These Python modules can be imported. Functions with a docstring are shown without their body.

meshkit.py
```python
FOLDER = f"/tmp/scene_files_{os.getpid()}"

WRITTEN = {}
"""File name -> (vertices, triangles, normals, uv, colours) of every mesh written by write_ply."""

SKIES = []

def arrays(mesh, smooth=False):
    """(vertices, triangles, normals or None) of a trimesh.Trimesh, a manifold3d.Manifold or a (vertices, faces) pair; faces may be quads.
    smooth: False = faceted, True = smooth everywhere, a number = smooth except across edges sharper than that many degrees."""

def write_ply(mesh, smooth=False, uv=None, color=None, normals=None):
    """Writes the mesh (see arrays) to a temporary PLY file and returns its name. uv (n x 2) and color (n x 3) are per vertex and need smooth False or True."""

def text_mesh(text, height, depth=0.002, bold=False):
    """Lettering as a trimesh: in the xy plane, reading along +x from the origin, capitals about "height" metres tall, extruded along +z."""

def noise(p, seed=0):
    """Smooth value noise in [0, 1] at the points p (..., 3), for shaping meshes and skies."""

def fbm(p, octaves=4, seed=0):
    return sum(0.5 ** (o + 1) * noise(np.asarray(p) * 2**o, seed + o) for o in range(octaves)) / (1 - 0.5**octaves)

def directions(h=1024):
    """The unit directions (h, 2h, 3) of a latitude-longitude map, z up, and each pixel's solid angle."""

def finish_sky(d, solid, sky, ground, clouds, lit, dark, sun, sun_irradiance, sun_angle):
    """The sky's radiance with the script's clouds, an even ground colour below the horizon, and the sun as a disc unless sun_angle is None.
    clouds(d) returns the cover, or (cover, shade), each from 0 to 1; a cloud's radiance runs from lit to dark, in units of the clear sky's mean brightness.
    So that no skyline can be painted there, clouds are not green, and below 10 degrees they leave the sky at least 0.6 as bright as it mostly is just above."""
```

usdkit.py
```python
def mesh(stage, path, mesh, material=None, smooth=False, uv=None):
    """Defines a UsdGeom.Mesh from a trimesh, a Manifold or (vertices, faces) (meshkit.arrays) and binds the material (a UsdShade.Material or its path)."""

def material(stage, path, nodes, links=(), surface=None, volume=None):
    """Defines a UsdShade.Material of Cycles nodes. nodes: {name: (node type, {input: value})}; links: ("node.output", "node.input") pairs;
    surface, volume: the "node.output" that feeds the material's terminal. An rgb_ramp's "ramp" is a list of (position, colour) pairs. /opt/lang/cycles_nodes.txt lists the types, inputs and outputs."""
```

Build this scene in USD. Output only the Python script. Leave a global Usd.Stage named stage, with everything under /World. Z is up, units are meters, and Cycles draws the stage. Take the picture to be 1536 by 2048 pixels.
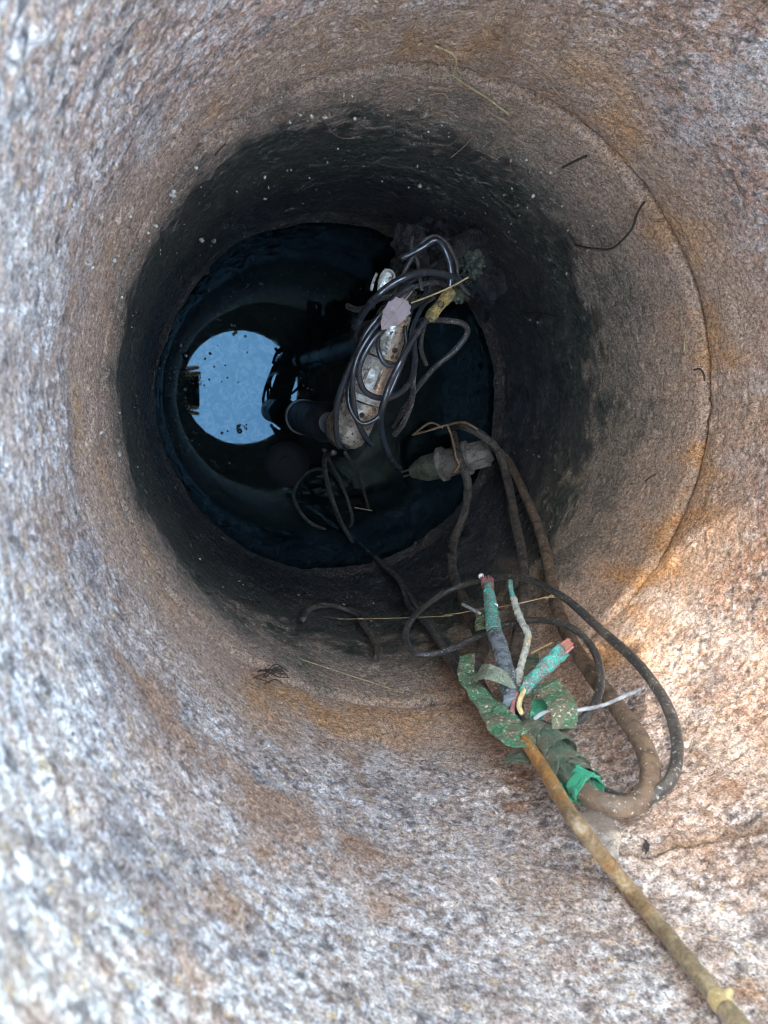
import math, random
import numpy as np, trimesh, manifold3d as m3
import usdkit, meshkit
from pxr import Usd, UsdGeom, UsdLux, UsdShade, Gf, Sdf, Vt

stage = Usd.Stage.CreateInMemory()
UsdGeom.SetStageUpAxis(stage, 'Z'); UsdGeom.SetStageMetersPerUnit(stage, 1.0)
UsdGeom.Xform.Define(stage, '/World'); UsdGeom.Scope.Define(stage, '/World/Looks')
rng = np.random.default_rng(7); random.seed(7)

# ---------------------------------------------------------------- camera, sky, sun, exposure
R = 0.40                                   # inner radius of the shaft (m); its axis is x = y = 0
F, VX, VY = 1500.0, 401.0, 788.0           # focal length and the nadir, in pixels of the 1536 x 2048 photograph
CAM = np.array([-0.75 * R, 0.04 * R, 0.035])
EXPOSURE = 5.1
SUN_EL, SUN_AZ = math.radians(50), math.atan2(-0.78, 0.63)
SUN_I, SKY_S, AIR = 0.5, 0.15, 2.5
DW, DS = 4.32, 2.42                        # depth of the water and of the ring joint below the lens, in R
ZW, ZS = CAM[2] - DW * R, CAM[2] - DS * R

_d = np.array([VX - 768, VY - 1024, F]); _d /= np.linalg.norm(_d)
_a = np.array([1.0, 0, 0]) - _d * _d[0]; _a /= np.linalg.norm(_a)
_b = np.cross(_d, _a)
C2W = np.stack([_a, -_b, -_d])             # camera axes (right, down, forward) -> world
cam = UsdGeom.Camera.Define(stage, '/World/camera')
M = np.eye(4); M[0, :3] = C2W @ [1, 0, 0]; M[1, :3] = C2W @ [0, -1, 0]; M[2, :3] = C2W @ [0, 0, -1]; M[3, :3] = CAM
cam.AddTransformOp().Set(Gf.Matrix4d(*M.ravel().tolist()))
cam.CreateFocalLengthAttr(6.86); cam.CreateHorizontalApertureAttr(6.86 * 1536 / F); cam.CreateVerticalApertureAttr(6.86 * 2048 / F)
cam.CreateFStopAttr(2.6); cam.CreateFocusDistanceAttr(1.15); cam.CreateClippingRangeAttr((0.01, 1000.0))
cam.CreateExposureAttr(EXPOSURE)

sun_dir = np.array([math.cos(SUN_EL) * math.sin(SUN_AZ), math.cos(SUN_EL) * math.cos(SUN_AZ), math.sin(SUN_EL)])
dome = UsdLux.DomeLight.Define(stage, '/World/sky')
skym = usdkit.material(stage, '/World/Looks/sky', {
    's': ('sky_texture', {'sky_type': 'single_scattering', 'sun_disc': False, 'sun_elevation': SUN_EL, 'sun_rotation': SUN_AZ, 'air_density': AIR, 'aerosol_density': 1.0, 'ozone_density': 1.5}),
    'b': ('background_shader', {'strength': SKY_S})}, [('s.color', 'b.color')], surface='b.background')
UsdShade.MaterialBindingAPI.Apply(dome.GetPrim()).Bind(skym)
dome.GetPrim().SetCustomDataByKey('kind', 'structure'); dome.GetPrim().SetCustomDataByKey('label', 'clear blue daytime sky mirrored in the water'); dome.GetPrim().SetCustomDataByKey('category', 'sky')
sun = UsdLux.DistantLight.Define(stage, '/World/sun')
sun.CreateIntensityAttr(SUN_I); sun.CreateAngleAttr(0.53); sun.CreateNormalizeAttr(True); sun.CreateColorAttr(Gf.Vec3f(1.0, 0.93, 0.82))
z = sun_dir; x = np.cross([0, 0, 1.0], z); x /= np.linalg.norm(x); y = np.cross(z, x)
S = np.eye(4); S[0, :3], S[1, :3], S[2, :3] = x, y, z
sun.AddTransformOp().Set(Gf.Matrix4d(*S.ravel().tolist()))

# ---------------------------------------------------------------- helpers
def ray(px, py):
    v = C2W @ np.array([px - 768.0, py - 1024.0, F]); return v / np.linalg.norm(v)
def P(px, py, d):                          # the point on that line of sight d shaft radii below the lens
    v = ray(px, py); return CAM + v * (d * R / -v[2])
def W(px, py, off=0.0, k=1.0):             # where that line of sight meets the shaft's wall, off metres in front of it
    v = ray(px, py); r = R - off
    A = v[0]**2 + v[1]**2; B = 2 * (v[0]*CAM[0] + v[1]*CAM[1]); C = CAM[0]**2 + CAM[1]**2 - r*r
    t = (-B + math.sqrt(max(B*B - 4*A*C, 0))) / (2*A)
    return CAM + v * t * k
used = {}
def path(name, parent):
    base = (parent.GetPath().pathString if parent else '/World') + '/'
    n = used.get(base + name, -1) + 1; used[base + name] = n
    return base + (name if n == 0 else f'{name}_{n:03d}')
def keys(p, label=None, cat=None, group=None, kind=None):
    for k, v in (('label', label), ('category', cat), ('group', group), ('kind', kind)):
        if v: p.SetCustomDataByKey(k, v)
    return p
def thing(name, label, cat, at=(0, 0, 0), group=None, kind=None):
    x = UsdGeom.Xform.Define(stage, path(name, None)); x.AddTranslateOp().Set(Gf.Vec3d(*map(float, at)))
    x.GetPrim().SetCustomDataByKey('at', Gf.Vec3d(*map(float, at)))
    return keys(x.GetPrim(), label, cat, group, kind)
def origin(p):
    o = np.zeros(3)
    while p and p.GetPath().pathString != '/World':
        q = p.GetCustomDataByKey('at')
        if q is not None: o = o + np.array(q)
        p = p.GetParent()
    return o
def obj(name, mesh, mat, parent=None, smooth=40, label=None, cat=None, group=None, kind=None, tint=None):
    v, f, n = meshkit.arrays(mesh, False)
    if parent is not None: v = v - origin(parent)
    q = usdkit.mesh(stage, path(name, parent), trimesh.Trimesh(v, f, process=False), L[mat], smooth)
    if tint is not None:
        UsdGeom.PrimvarsAPI(q).CreatePrimvar('tint', Sdf.ValueTypeNames.Color3fArray, 'vertex').Set(Vt.Vec3fArray.FromNumpy(np.asarray(tint, np.float32)))
    return keys(q.GetPrim(), label, cat, group, kind)
def spline(pts, step=0.004):
    p = np.asarray(pts, float)
    if len(p) == 2: 
        n = max(2, int(np.linalg.norm(p[1]-p[0]) / step)); return p[0] + (p[1]-p[0]) * np.linspace(0, 1, n)[:, None]
    e = np.vstack([2*p[0]-p[1], p, 2*p[-1]-p[-2]]); out = []
    for i in range(1, len(e) - 2):
        a, b, c, d = e[i-1:i+3]
        n = max(2, int(np.linalg.norm(c-b) / step)); t = np.linspace(0, 1, n, endpoint=False)[:, None]
        t0, t1, t2, t3 = 0, *np.cumsum([max(np.linalg.norm(q), 1e-6)**0.5 for q in (b-a, c-b, d-c)])
        t = t1 + (t2-t1) * t
        A1 = (t1-t)/(t1-t0)*a + (t-t0)/(t1-t0)*b; A2 = (t2-t)/(t2-t1)*b + (t-t1)/(t2-t1)*c; A3 = (t3-t)/(t3-t2)*c + (t-t2)/(t3-t2)*d
        B1 = (t2-t)/(t2-t0)*A1 + (t-t0)/(t2-t0)*A2; B2 = (t3-t)/(t3-t1)*A2 + (t-t1)/(t3-t1)*A3
        out.append((t2-t)/(t2-t1)*B1 + (t-t1)/(t2-t1)*B2)
    return np.vstack(out + [p[-1:]])
def frames(c):
    T = np.gradient(c, axis=0); T /= np.maximum(np.linalg.norm(T, axis=1, keepdims=True), 1e-9)
    n = np.cross(T[0], [0.3, 0.5, 0.81]); n /= np.linalg.norm(n); N = [n]
    for t in T[1:]:
        n = n - t * (n @ t); n /= max(np.linalg.norm(n), 1e-9); N.append(n)
    N = np.array(N); return T, N, np.cross(T, N)
def tube(pts, r, sides=12, step=0.004, rough=0.0, seed=0, taper=None, curve=False):
    c = np.asarray(pts, float) if curve else spline(pts, step)
    T, N, B = frames(c); m = len(c)
    rr = np.full(m, r) if np.ndim(r) == 0 else np.interp(np.linspace(0, 1, m), np.linspace(0, 1, len(r)), r)
    a = np.arange(sides) / sides * 2 * np.pi
    ring = N[:, None] * np.cos(a)[None, :, None] + B[:, None] * np.sin(a)[None, :, None]
    rad = np.broadcast_to(rr[:, None], (m, sides)).copy()
    if rough:
        q = c[:, None] + ring * rr[:, None, None]
        rad *= 1 + rough * (meshkit.fbm(q * 160, 3, seed) - 0.45) * 2
    v = (c[:, None] + ring * rad[..., None]).reshape(-1, 3)
    i = np.arange(m - 1)[:, None] * sides; j = np.arange(sides)[None]
    k = (j + 1) % sides
    f = np.stack([i + j, i + k, i + sides + k, i + sides + j], -1).reshape(-1, 4)
    f = np.vstack([f[:, [0, 1, 2]], f[:, [0, 2, 3]]])
    e = (m - 1) * sides; n = len(v)
    j = np.arange(sides); k = (j + 1) % sides
    v = np.vstack([v, c[0] - T[0] * rr[0] * .3, c[-1] + T[-1] * rr[-1] * .3])
    f = np.vstack([f, np.stack([k, j, np.full(sides, n)], 1), np.stack([e + j, e + k, np.full(sides, n + 1)], 1)])
    return trimesh.Trimesh(v, f, process=False)
def ribbon(pts, wdir, w, t=0.0008, step=0.004, wob=0.0, seed=0):
    """A strip of tape along pts; wdir: one width direction per control point."""
    c = spline(pts, step); u = np.linspace(0, 1, len(c)); wd = np.asarray(wdir, float)
    if wd.ndim == 1: wd = np.repeat(wd[None], 2, 0)
    D = np.stack([np.interp(u, np.linspace(0, 1, len(wd)), wd[:, k]) for k in range(3)], 1)
    T = frames(c)[0]; D = D - T * (D * T).sum(1, keepdims=True); D /= np.linalg.norm(D, axis=1, keepdims=True); Nn = np.cross(T, D)
    ww = np.full(len(c), w) if np.ndim(w) == 0 else np.interp(u, np.linspace(0, 1, len(w)), w)
    K = 11; s = np.linspace(-.5, .5, K)
    g = c[:, None] + D[:, None] * (s[None, :, None] * ww[:, None, None])
    edge = (meshkit.noise(g * 220, seed) - .5)
    g = g + Nn[:, None] * (wob * ((meshkit.noise(g * 60, seed + 3) - .5) * 2 + (meshkit.noise(g * np.array([260, 120, 180]), seed + 5) - .5) * 1.1))[..., None] + D[:, None] * (edge * np.abs(s)[None] * 1.6 * wob * .6)[..., None]
    top = g + Nn[:, None] * t / 2; bot = g - Nn[:, None] * t / 2; m = len(c)
    v = np.vstack([top.reshape(-1, 3), bot.reshape(-1, 3)]); o = m * K
    f = []
    for a in range(m - 1):
        for b in range(K - 1):
            p = a * K + b; f += [(p, p+1, p+K+1), (p, p+K+1, p+K), (o+p, o+p+K+1, o+p+1), (o+p, o+p+K, o+p+K+1)]
        for p, q in ((a*K, (a+1)*K), ((a+1)*K + K-1, a*K + K-1)): f += [(p, q, o+q), (p, o+q, o+p)]
    for b in range(K - 1):
        p = b; f += [(p+1, p, o+p), (p+1, o+p, o+p+1)]; p = (m-1)*K + b; f += [(p, p+1, o+p+1), (p, o+p+1, o+p)]
    return trimesh.Trimesh(v, f, process=False)
def lathe(profile, a, b, n=40, rough=0, seed=0):
    """profile of (distance along a->b in metres, radius); returns the turned mesh standing on a and pointing at b."""
    pr = np.array([(r, h) for h, r in profile], float)
    m = trimesh.creation.revolve(pr, sections=n)
    d = (np.asarray(b) - a); d = d / np.linalg.norm(d)
    m.apply_transform(trimesh.geometry.align_vectors([0, 0, 1], d)); m.apply_translation(a)
    if rough: m.vertices += m.vertex_normals * (meshkit.fbm(m.vertices * 90, 3, seed) - .5)[:, None] * rough
    return m
def cat(*ms): return trimesh.util.concatenate([m for m in ms])
def blob(c, r, sub=2, amp=.25, seed=0, scale=None, freq=None):
    m = trimesh.creation.icosphere(sub, 1.0); v = m.vertices * (1 + amp * 2 * (meshkit.fbm(m.vertices * 2.2 + seed * 7.3, 3, seed) - .5))[:, None]
    m.vertices = v * (np.asarray(scale) if scale is not None else 1) * r + c
    return m

# ---------------------------------------------------------------- materials
L = {}
def mat(name, nodes, links, surface='p.BSDF'):
    L[name] = usdkit.material(stage, '/World/Looks/' + name, nodes, links, surface=surface)
def speck(name, c1, c2, c3, scale=60, rough=0.6, metallic=0.0, cover=(0.45, 0.62), c3cover=(0.62, 0.7), bump=0.6, bscale=350, dist=0.002, spec=0.4, rough2=0.9):
    """c1 with patches of c2 and fine specks of c3, real grain through bump."""
    mat(name, {'g': ('geometry', {}), 'n': ('noise_texture', {'scale': scale, 'detail': 5, 'roughness': .65}), 'm': ('noise_texture', {'scale': scale * 5, 'detail': 3, 'roughness': .6}),
        'b': ('noise_texture', {'scale': bscale, 'detail': 3}), 'r': ('rgb_ramp', {'ramp': [(cover[0], (0, 0, 0)), (cover[1], (1, 1, 1))]}), 'r2': ('rgb_ramp', {'ramp': [(c3cover[0], (0, 0, 0)), (c3cover[1], (1, 1, 1))]}),
        'x': ('mix_color', {'a': c1, 'b': c2}), 'y': ('mix_color', {'b': c3}), 'bw': ('rgb_to_bw', {}), 'bw2': ('rgb_to_bw', {}),
        'mt': ('map_range', {'from_min': 0, 'from_max': 1, 'to_min': metallic, 'to_max': 0.0}), 'rg': ('map_range', {'from_min': 0, 'from_max': 1, 'to_min': rough, 'to_max': rough2}),
        'bp': ('bump', {'strength': bump, 'distance': dist}), 'p': ('principled_bsdf', {'specular_ior_level': spec})},
        [('g.position', 'n.vector'), ('g.position', 'm.vector'), ('g.position', 'b.vector'), ('n.fac', 'r.fac'), ('m.fac', 'r2.fac'), ('r.color', 'bw.color'), ('r2.color', 'bw2.color'),
         ('bw.val', 'x.fac'), ('x.result', 'y.a'), ('bw2.val', 'y.fac'), ('y.result', 'p.base_color'), ('b.fac', 'bp.height'), ('bp.normal', 'p.normal'), ('bw.val', 'mt.value'), ('mt.result', 'p.metallic'), ('bw.val', 'rg.value'), ('rg.result', 'p.roughness')])
# the shaft wall: vertex tints carry the mineral crust, rust and slime; nodes add aggregate grains and fine relief
mat('wall', {'g': ('geometry', {}), 'a': ('attribute', {'attribute': 'tint'}),
    'n1': ('noise_texture', {'scale': 520, 'detail': 5, 'roughness': .75}), 'n2': ('noise_texture', {'scale': 210, 'detail': 4, 'roughness': .65}),
    'v': ('voronoi_texture', {'scale': 330, 'randomness': 1}), 'vc': ('separate_color', {}), 'vg': ('rgb_ramp', {'interpolate': False, 'ramp': [(0, (.55, .52, .5)), (.30, (.34, .19, .08)), (.42, (.05, .045, .045)), (.62, (.6, .6, .62)), (.8, (.42, .3, .12)), (.9, (.12, .07, .05)), (.95, (.40, .38, .36))]}),
    'vm': ('rgb_ramp', {'interpolate': False, 'ramp': [(0, (1, 1, 1)), (.20, (0, 0, 0))]}), 'vd': ('rgb_ramp', {'ramp': [(.25, (1, 1, 1)), (.5, (0, 0, 0))]}), 'mm': ('mix_color', {'blend_type': 'multiply', 'fac': 1.0}), 'mb': ('rgb_to_bw', {}),
    'lum': ('rgb_to_bw', {}), 'lm': ('map_range', {'from_min': .05, 'from_max': .35, 'to_min': .18, 'to_max': .85, 'clamp': True}), 'mk': ('math', {'math_type': 'multiply'}),
    'r1': ('rgb_ramp', {'ramp': [(.34, (.34, .31, .29)), (.5, (1, 1, 1)), (.66, (1.65, 1.64, 1.63))]}), 'r2': ('rgb_ramp', {'ramp': [(.36, (.55, .50, .48)), (.5, (1, 1, 1)), (.64, (1.35, 1.35, 1.38))]}),
    'x1': ('mix_color', {'blend_type': 'multiply', 'fac': 1.0}), 'x2': ('mix_color', {'blend_type': 'multiply', 'fac': 1.0}), 'x3': ('mix_color', {}),
    'ad': ('math', {'math_type': 'multiply_add', 'value2': .6}), 'bp': ('bump', {'strength': 1.0, 'distance': .0042}), 'rm': ('map_range', {'from_min': .03, 'from_max': .14, 'to_min': .30, 'to_max': .90, 'clamp': True}),
    'p': ('principled_bsdf', {'specular_ior_level': .35})},
    [('g.position', 'n1.vector'), ('g.position', 'n2.vector'), ('g.position', 'v.vector'), ('a.color', 'x1.a'), ('n1.fac', 'r1.fac'), ('r1.color', 'x1.b'), ('n2.fac', 'r2.fac'), ('x1.result', 'x2.a'), ('r2.color', 'x2.b'),
     ('v.color', 'vc.color'), ('vc.r', 'vg.fac'), ('vc.g', 'vm.fac'), ('v.distance', 'vd.fac'), ('vm.color', 'mm.a'), ('vd.color', 'mm.b'), ('mm.result', 'mb.color'), ('a.color', 'lum.color'), ('lum.val', 'lm.value'), ('mb.val', 'mk.value1'), ('lm.result', 'mk.value2'),
     ('x2.result', 'x3.a'), ('vg.color', 'x3.b'), ('mk.value', 'x3.fac'), ('x3.result', 'p.base_color'), ('n1.fac', 'ad.value1'), ('n2.fac', 'ad.value3'), ('ad.value', 'bp.height'), ('bp.normal', 'p.normal'), ('lum.val', 'rm.value'), ('rm.result', 'p.roughness')])
mat('water', {'g': ('geometry', {}), 'n': ('noise_texture', {'scale': 22, 'detail': 4, 'roughness': .6, 'distortion': 1.5}), 'r': ('map_range', {'from_min': .42, 'from_max': .7, 'to_min': 0.0, 'to_max': .05, 'clamp': True}),
    'n2': ('noise_texture', {'scale': 9, 'detail': 1}), 'bp': ('bump', {'strength': .05, 'distance': .002}),
    'n3': ('noise_texture', {'scale': 38, 'detail': 5, 'roughness': .65, 'distortion': 2.2}), 'st': ('rgb_ramp', {'ramp': [(.38, (.34, .64, .82)), (.52, (.40, .70, .90)), (.6, (.54, .82, .98)), (.68, (.38, .68, .87))]}),
    'cr': ('rgb_ramp', {'ramp': [(.4, (.0012, .0030, .0034)), (.75, (.004, .007, .007))]}),
    'p': ('principled_bsdf', {'ior': 1.35, 'specular_ior_level': .5})},
    [('g.position', 'n3.vector'), ('n3.fac', 'st.fac'), ('st.color', 'p.specular_tint'), ('g.position', 'n.vector'), ('g.position', 'n2.vector'), ('n2.fac', 'bp.height'), ('bp.normal', 'p.normal'), ('n.fac', 'r.value'), ('r.result', 'p.roughness'), ('n.fac', 'cr.fac'), ('cr.color', 'p.base_color')])
mat('bubble', {'p': ('principled_bsdf', {'base_color': (.02, .025, .025), 'roughness': .03, 'ior': 1.9})}, [])
speck('rubber', (.020, .019, .019), (.070, .060, .048), (.28, .26, .22), scale=60, rough=.38, cover=(.46, .70), c3cover=(.60, .68), bump=.5)
speck('wet_rubber', (.012, .014, .017), (.03, .03, .03), (.14, .13, .11), scale=45, rough=.2, cover=(.55, .8), c3cover=(.72, .78), bump=.15, spec=.6)
speck('muddy_cable', (.075, .058, .045), (.03, .026, .023), (.22, .19, .15), scale=55, rough=.7, cover=(.45, .6), c3cover=(.6, .7), bump=.8)
speck('brown_cable', (.12, .08, .052), (.05, .036, .027), (.40, .36, .28), scale=50, rough=.6, cover=(.45, .65), c3cover=(.62, .68), bump=.7)
speck('black_plastic', (.010, .011, .013), (.022, .022, .022), (.05, .05, .05), scale=20, rough=.35, cover=(.5, .75), c3cover=(.7, .8), bump=.15)
speck('black_matte', (.006, .0075, .009), (.011, .012, .013), (.02, .02, .02), scale=30, rough=.6, cover=(.5, .75), c3cover=(.7, .8), bump=.3, spec=.15)
speck('mud', (.022, .020, .019), (.011, .010, .011), (.07, .065, .055), scale=40, rough=.5, cover=(.42, .6), c3cover=(.66, .72), bump=1.0, dist=.005, bscale=220)
speck('moss', (.06, .072, .045), (.03, .033, .026), (.2, .2, .16), scale=60, rough=.8, bump=1.0, dist=.004)
speck('steel', (.50, .465, .39), (.10, .075, .045), (.03, .02, .012), scale=30, rough=.2, metallic=1.0, cover=(.36, .56), c3cover=(.54, .66), bump=.35, spec=.5, rough2=.6)
speck('pale_steel', (.58, .57, .54), (.17, .14, .09), (.07, .05, .03), scale=36, rough=.18, metallic=1.0, cover=(.40, .60), c3cover=(.58, .68), bump=.3, rough2=.6)
speck('lime', (.50, .48, .43), (.28, .25, .2), (.14, .12, .09), scale=90, rough=.8, bump=.6)
speck('brass', (.52, .40, .15), (.12, .09, .035), (.035, .028, .015), scale=90, rough=.3, metallic=.85, cover=(.42, .58), c3cover=(.56, .66), bump=.5, rough2=.6)
speck('grey_plastic', (.22, .19, .155), (.10, .085, .066), (.38, .35, .29), scale=40, rough=.6, cover=(.45, .6), c3cover=(.66, .72), bump=.5)
speck('slime_plastic', (.09, .09, .062), (.045, .045, .03), (.2, .18, .1), scale=50, rough=.5, bump=.6)
speck('tape', (.03, .13, .065), (.105, .095, .055), (.42, .38, .28), scale=55, rough=.22, cover=(.38, .58), c3cover=(.56, .66), bump=.6, spec=.5, dist=.004, bscale=160)
speck('bright_tape', (.04, .25, .14), (.05, .13, .075), (.45, .42, .34), scale=70, rough=.28, cover=(.5, .7), c3cover=(.66, .74), bump=.35)
speck('dark_tape', (.045, .075, .05), (.115, .10, .068), (.33, .29, .22), scale=40, rough=.22, cover=(.40, .62), c3cover=(.62, .70), bump=.6, bscale=160, dist=.004)
speck('dusty_tape', (.20, .22, .165), (.10, .15, .095), (.45, .42, .33), scale=90, rough=.7, cover=(.45, .6), c3cover=(.56, .66), bump=.6)
speck('patina', (.035, .30, .24), (.13, .15, .13), (.40, .40, .33), scale=130, rough=.75, cover=(.48, .56), c3cover=(.57, .63), bump=1.0, dist=.003)
speck('grey_insulation', (.13, .15, .165), (.06, .07, .07), (.36, .36, .33), scale=60, rough=.6, cover=(.48, .6), c3cover=(.6, .68), bump=.7)
speck('copper', (.42, .17, .10), (.32, .12, .12), (.6, .42, .35), scale=150, rough=.6, bump=.8)
speck('pink_copper', (.36, .15, .15), (.18, .08, .07), (.62, .45, .42), scale=180, rough=.7, bump=.8)
speck('crust_wire', (.42, .42, .36), (.2, .21, .17), (.1, .22, .15), scale=120, rough=.85, bump=1.0)
speck('grey_wire', (.30, .31, .32), (.18, .18, .18), (.5, .5, .48), scale=90, rough=.5, bump=.3)
speck('cream_wire', (.55, .45, .22), (.40, .29, .12), (.7, .65, .5), scale=80, rough=.6, bump=.3)
speck('white_wire', (.72, .72, .70), (.5, .5, .47), (.8, .8, .8), scale=80, rough=.5, bump=.2)
mat('stick', {'g': ('geometry', {}), 'a': ('attribute', {'attribute': 'tint'}), 'n': ('noise_texture', {'scale': 300, 'detail': 4}), 'r': ('rgb_ramp', {'ramp': [(.3, (.6, .58, .55)), (.7, (1.35, 1.35, 1.35))]}), 'm': ('mix_color', {'blend_type': 'multiply', 'fac': 1.0}), 'b': ('bump', {'strength': .7, 'distance': .002}), 'p': ('principled_bsdf', {'roughness': .5})},
    [('g.position', 'n.vector'), ('n.fac', 'r.fac'), ('a.color', 'm.a'), ('r.color', 'm.b'), ('m.result', 'p.base_color'), ('n.fac', 'b.height'), ('b.normal', 'p.normal')])
speck('straw', (.36, .27, .13), (.24, .165, .07), (.6, .5, .3), scale=60, rough=.6, bump=.2)
speck('root', (.33, .20, .11), (.20, .115, .06), (.5, .38, .24), scale=60, rough=.7, bump=.2)
speck('dark_root', (.03, .022, .016), (.05, .035, .02), (.10, .08, .05), scale=60, rough=.7, bump=.2)
speck('rope', (.045, .045, .04), (.026, .026, .024), (.12, .12, .1), scale=90, rough=.8, bump=.7)
speck('leaf', (.235, .185, .18), (.15, .11, .105), (.09, .06, .05), scale=90, rough=.7, cover=(.5, .7), c3cover=(.68, .74), bump=.4)
speck('rag', (.32, .27, .22), (.2, .16, .13), (.5, .47, .44), scale=60, rough=.9, bump=.8)
speck('soil', (.17, .12, .075), (.10, .08, .045), (.3, .25, .18), scale=6, rough=.95, bump=1.0, bscale=60, dist=.02)
speck('skin', (.56, .28, .15), (.50, .24, .12), (.60, .33, .2), scale=30, rough=.5, bump=.2)
speck('sleeve', (.09, .035, .02), (.07, .028, .016), (.12, .05, .03), scale=60, rough=.9, bump=.4)
speck('bark', (.12, .09, .065), (.07, .055, .04), (.2, .17, .14), scale=8, rough=.9, bump=1.0, bscale=40, dist=.02)
mat('foliage', {'g': ('geometry', {}), 'r': ('rgb_ramp', {'ramp': [(0, (.035, .075, .02)), (1, (.08, .13, .035))]}), 'd': ('principled_bsdf', {'roughness': .5}), 't': ('translucent_bsdf', {}), 'm': ('mix_closure', {'fac': .35})},
    [('g.random_per_island', 'r.fac'), ('r.color', 'd.base_color'), ('r.color', 't.color'), ('d.BSDF', 'm.closure1'), ('t.BSDF', 'm.closure2')], surface='m.closure')
mat('phone_case', {'p': ('principled_bsdf', {'base_color': (.012, .011, .012), 'roughness': .45})}, [])
mat('nail', {'p': ('principled_bsdf', {'base_color': (.5, .3, .24), 'roughness': .35})}, [])
mat('lens_glass', {'p': ('principled_bsdf', {'base_color': (.004, .004, .006), 'roughness': .05})}, [])

# ---------------------------------------------------------------- the shaft: stacked concrete rings, tapered top and cover slab
OC, OR = np.array([-0.307 * R, 0.108 * R]), 0.615 * R      # the opening in the slab
NT = 1000
th = np.arange(NT) / NT * 2 * np.pi
CRACK = np.array([W(*q) for q in ((1215, 1705), (1290, 1698), (1350, 1680), (1440, 1664), (1560, 1632))])
def crack(p):                              # distance along the wall to the cracked ledge at the lower right
    uv = lambda q: np.stack([np.arctan2(q[:, 1], q[:, 0]) * R, q[:, 2]], 1)
    a_, c_ = uv(p), uv(CRACK); d_ = np.full(len(p), 9.0)
    for s0, s1 in zip(c_, c_[1:]):
        t_ = np.clip(((a_ - s0) @ (s1 - s0)) / ((s1 - s0) @ (s1 - s0)), 0, 1); d_ = np.minimum(d_, np.linalg.norm(a_ - s0 - t_[:, None] * (s1 - s0), axis=1))
    return d_ + .006 * (meshkit.noise(p * 60, 45) - .5)
def sst(a, b, x): 
    t = np.clip((x - a) / (b - a), 0, 1); return t * t * (3 - 2 * t)
def wall_relief(p, D):
    """Radial relief (m, inward positive) of the cast concrete."""
    h = 0.009 * (meshkit.fbm(p * 7, 3, 1) - .5) + 0.0045 * (meshkit.fbm(p * 38, 3, 5) - .5)
    up = np.clip((2.6 - D) / .9, 0, 1)
    h += (0.0035 + .0010 * up) * (meshkit.fbm(p * 150, 2, 9) - .5)
    q = meshkit.noise(p * 75, 21); h -= 0.008 * np.clip(q - .77, 0, 1) / .23 * (0.35 + .65 * up)          # pits
    q = meshkit.noise(p * 46, 33); h += 0.006 * np.clip(q - .8, 0, 1) / .2                                  # crusty lumps
    h -= .007 * np.exp(-(crack(p) / .0035)**2) * sst(.3, .5, meshkit.fbm(p * 40, 2, 44)) - .003 * np.exp(-(crack(p) / .012)**2)
    lo = np.clip((D - 2.9) / .5, 0, 1); h += lo * .012 * (meshkit.fbm(p * 24, 4, 41) - .5)                  # slime clots
    return h
def sst(a, b, x): 
    t = np.clip((x - a) / (b - a), 0, 1); return t * t * (3 - 2 * t)
def mixc(c, d, m): return c * (1 - m[:, None]) + np.asarray(d) * m[:, None]
def near(p, q, r):                                          # soft round mask about the wall point q
    return np.exp(-((p - q)**2).sum(1) / (r * r))
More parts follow.
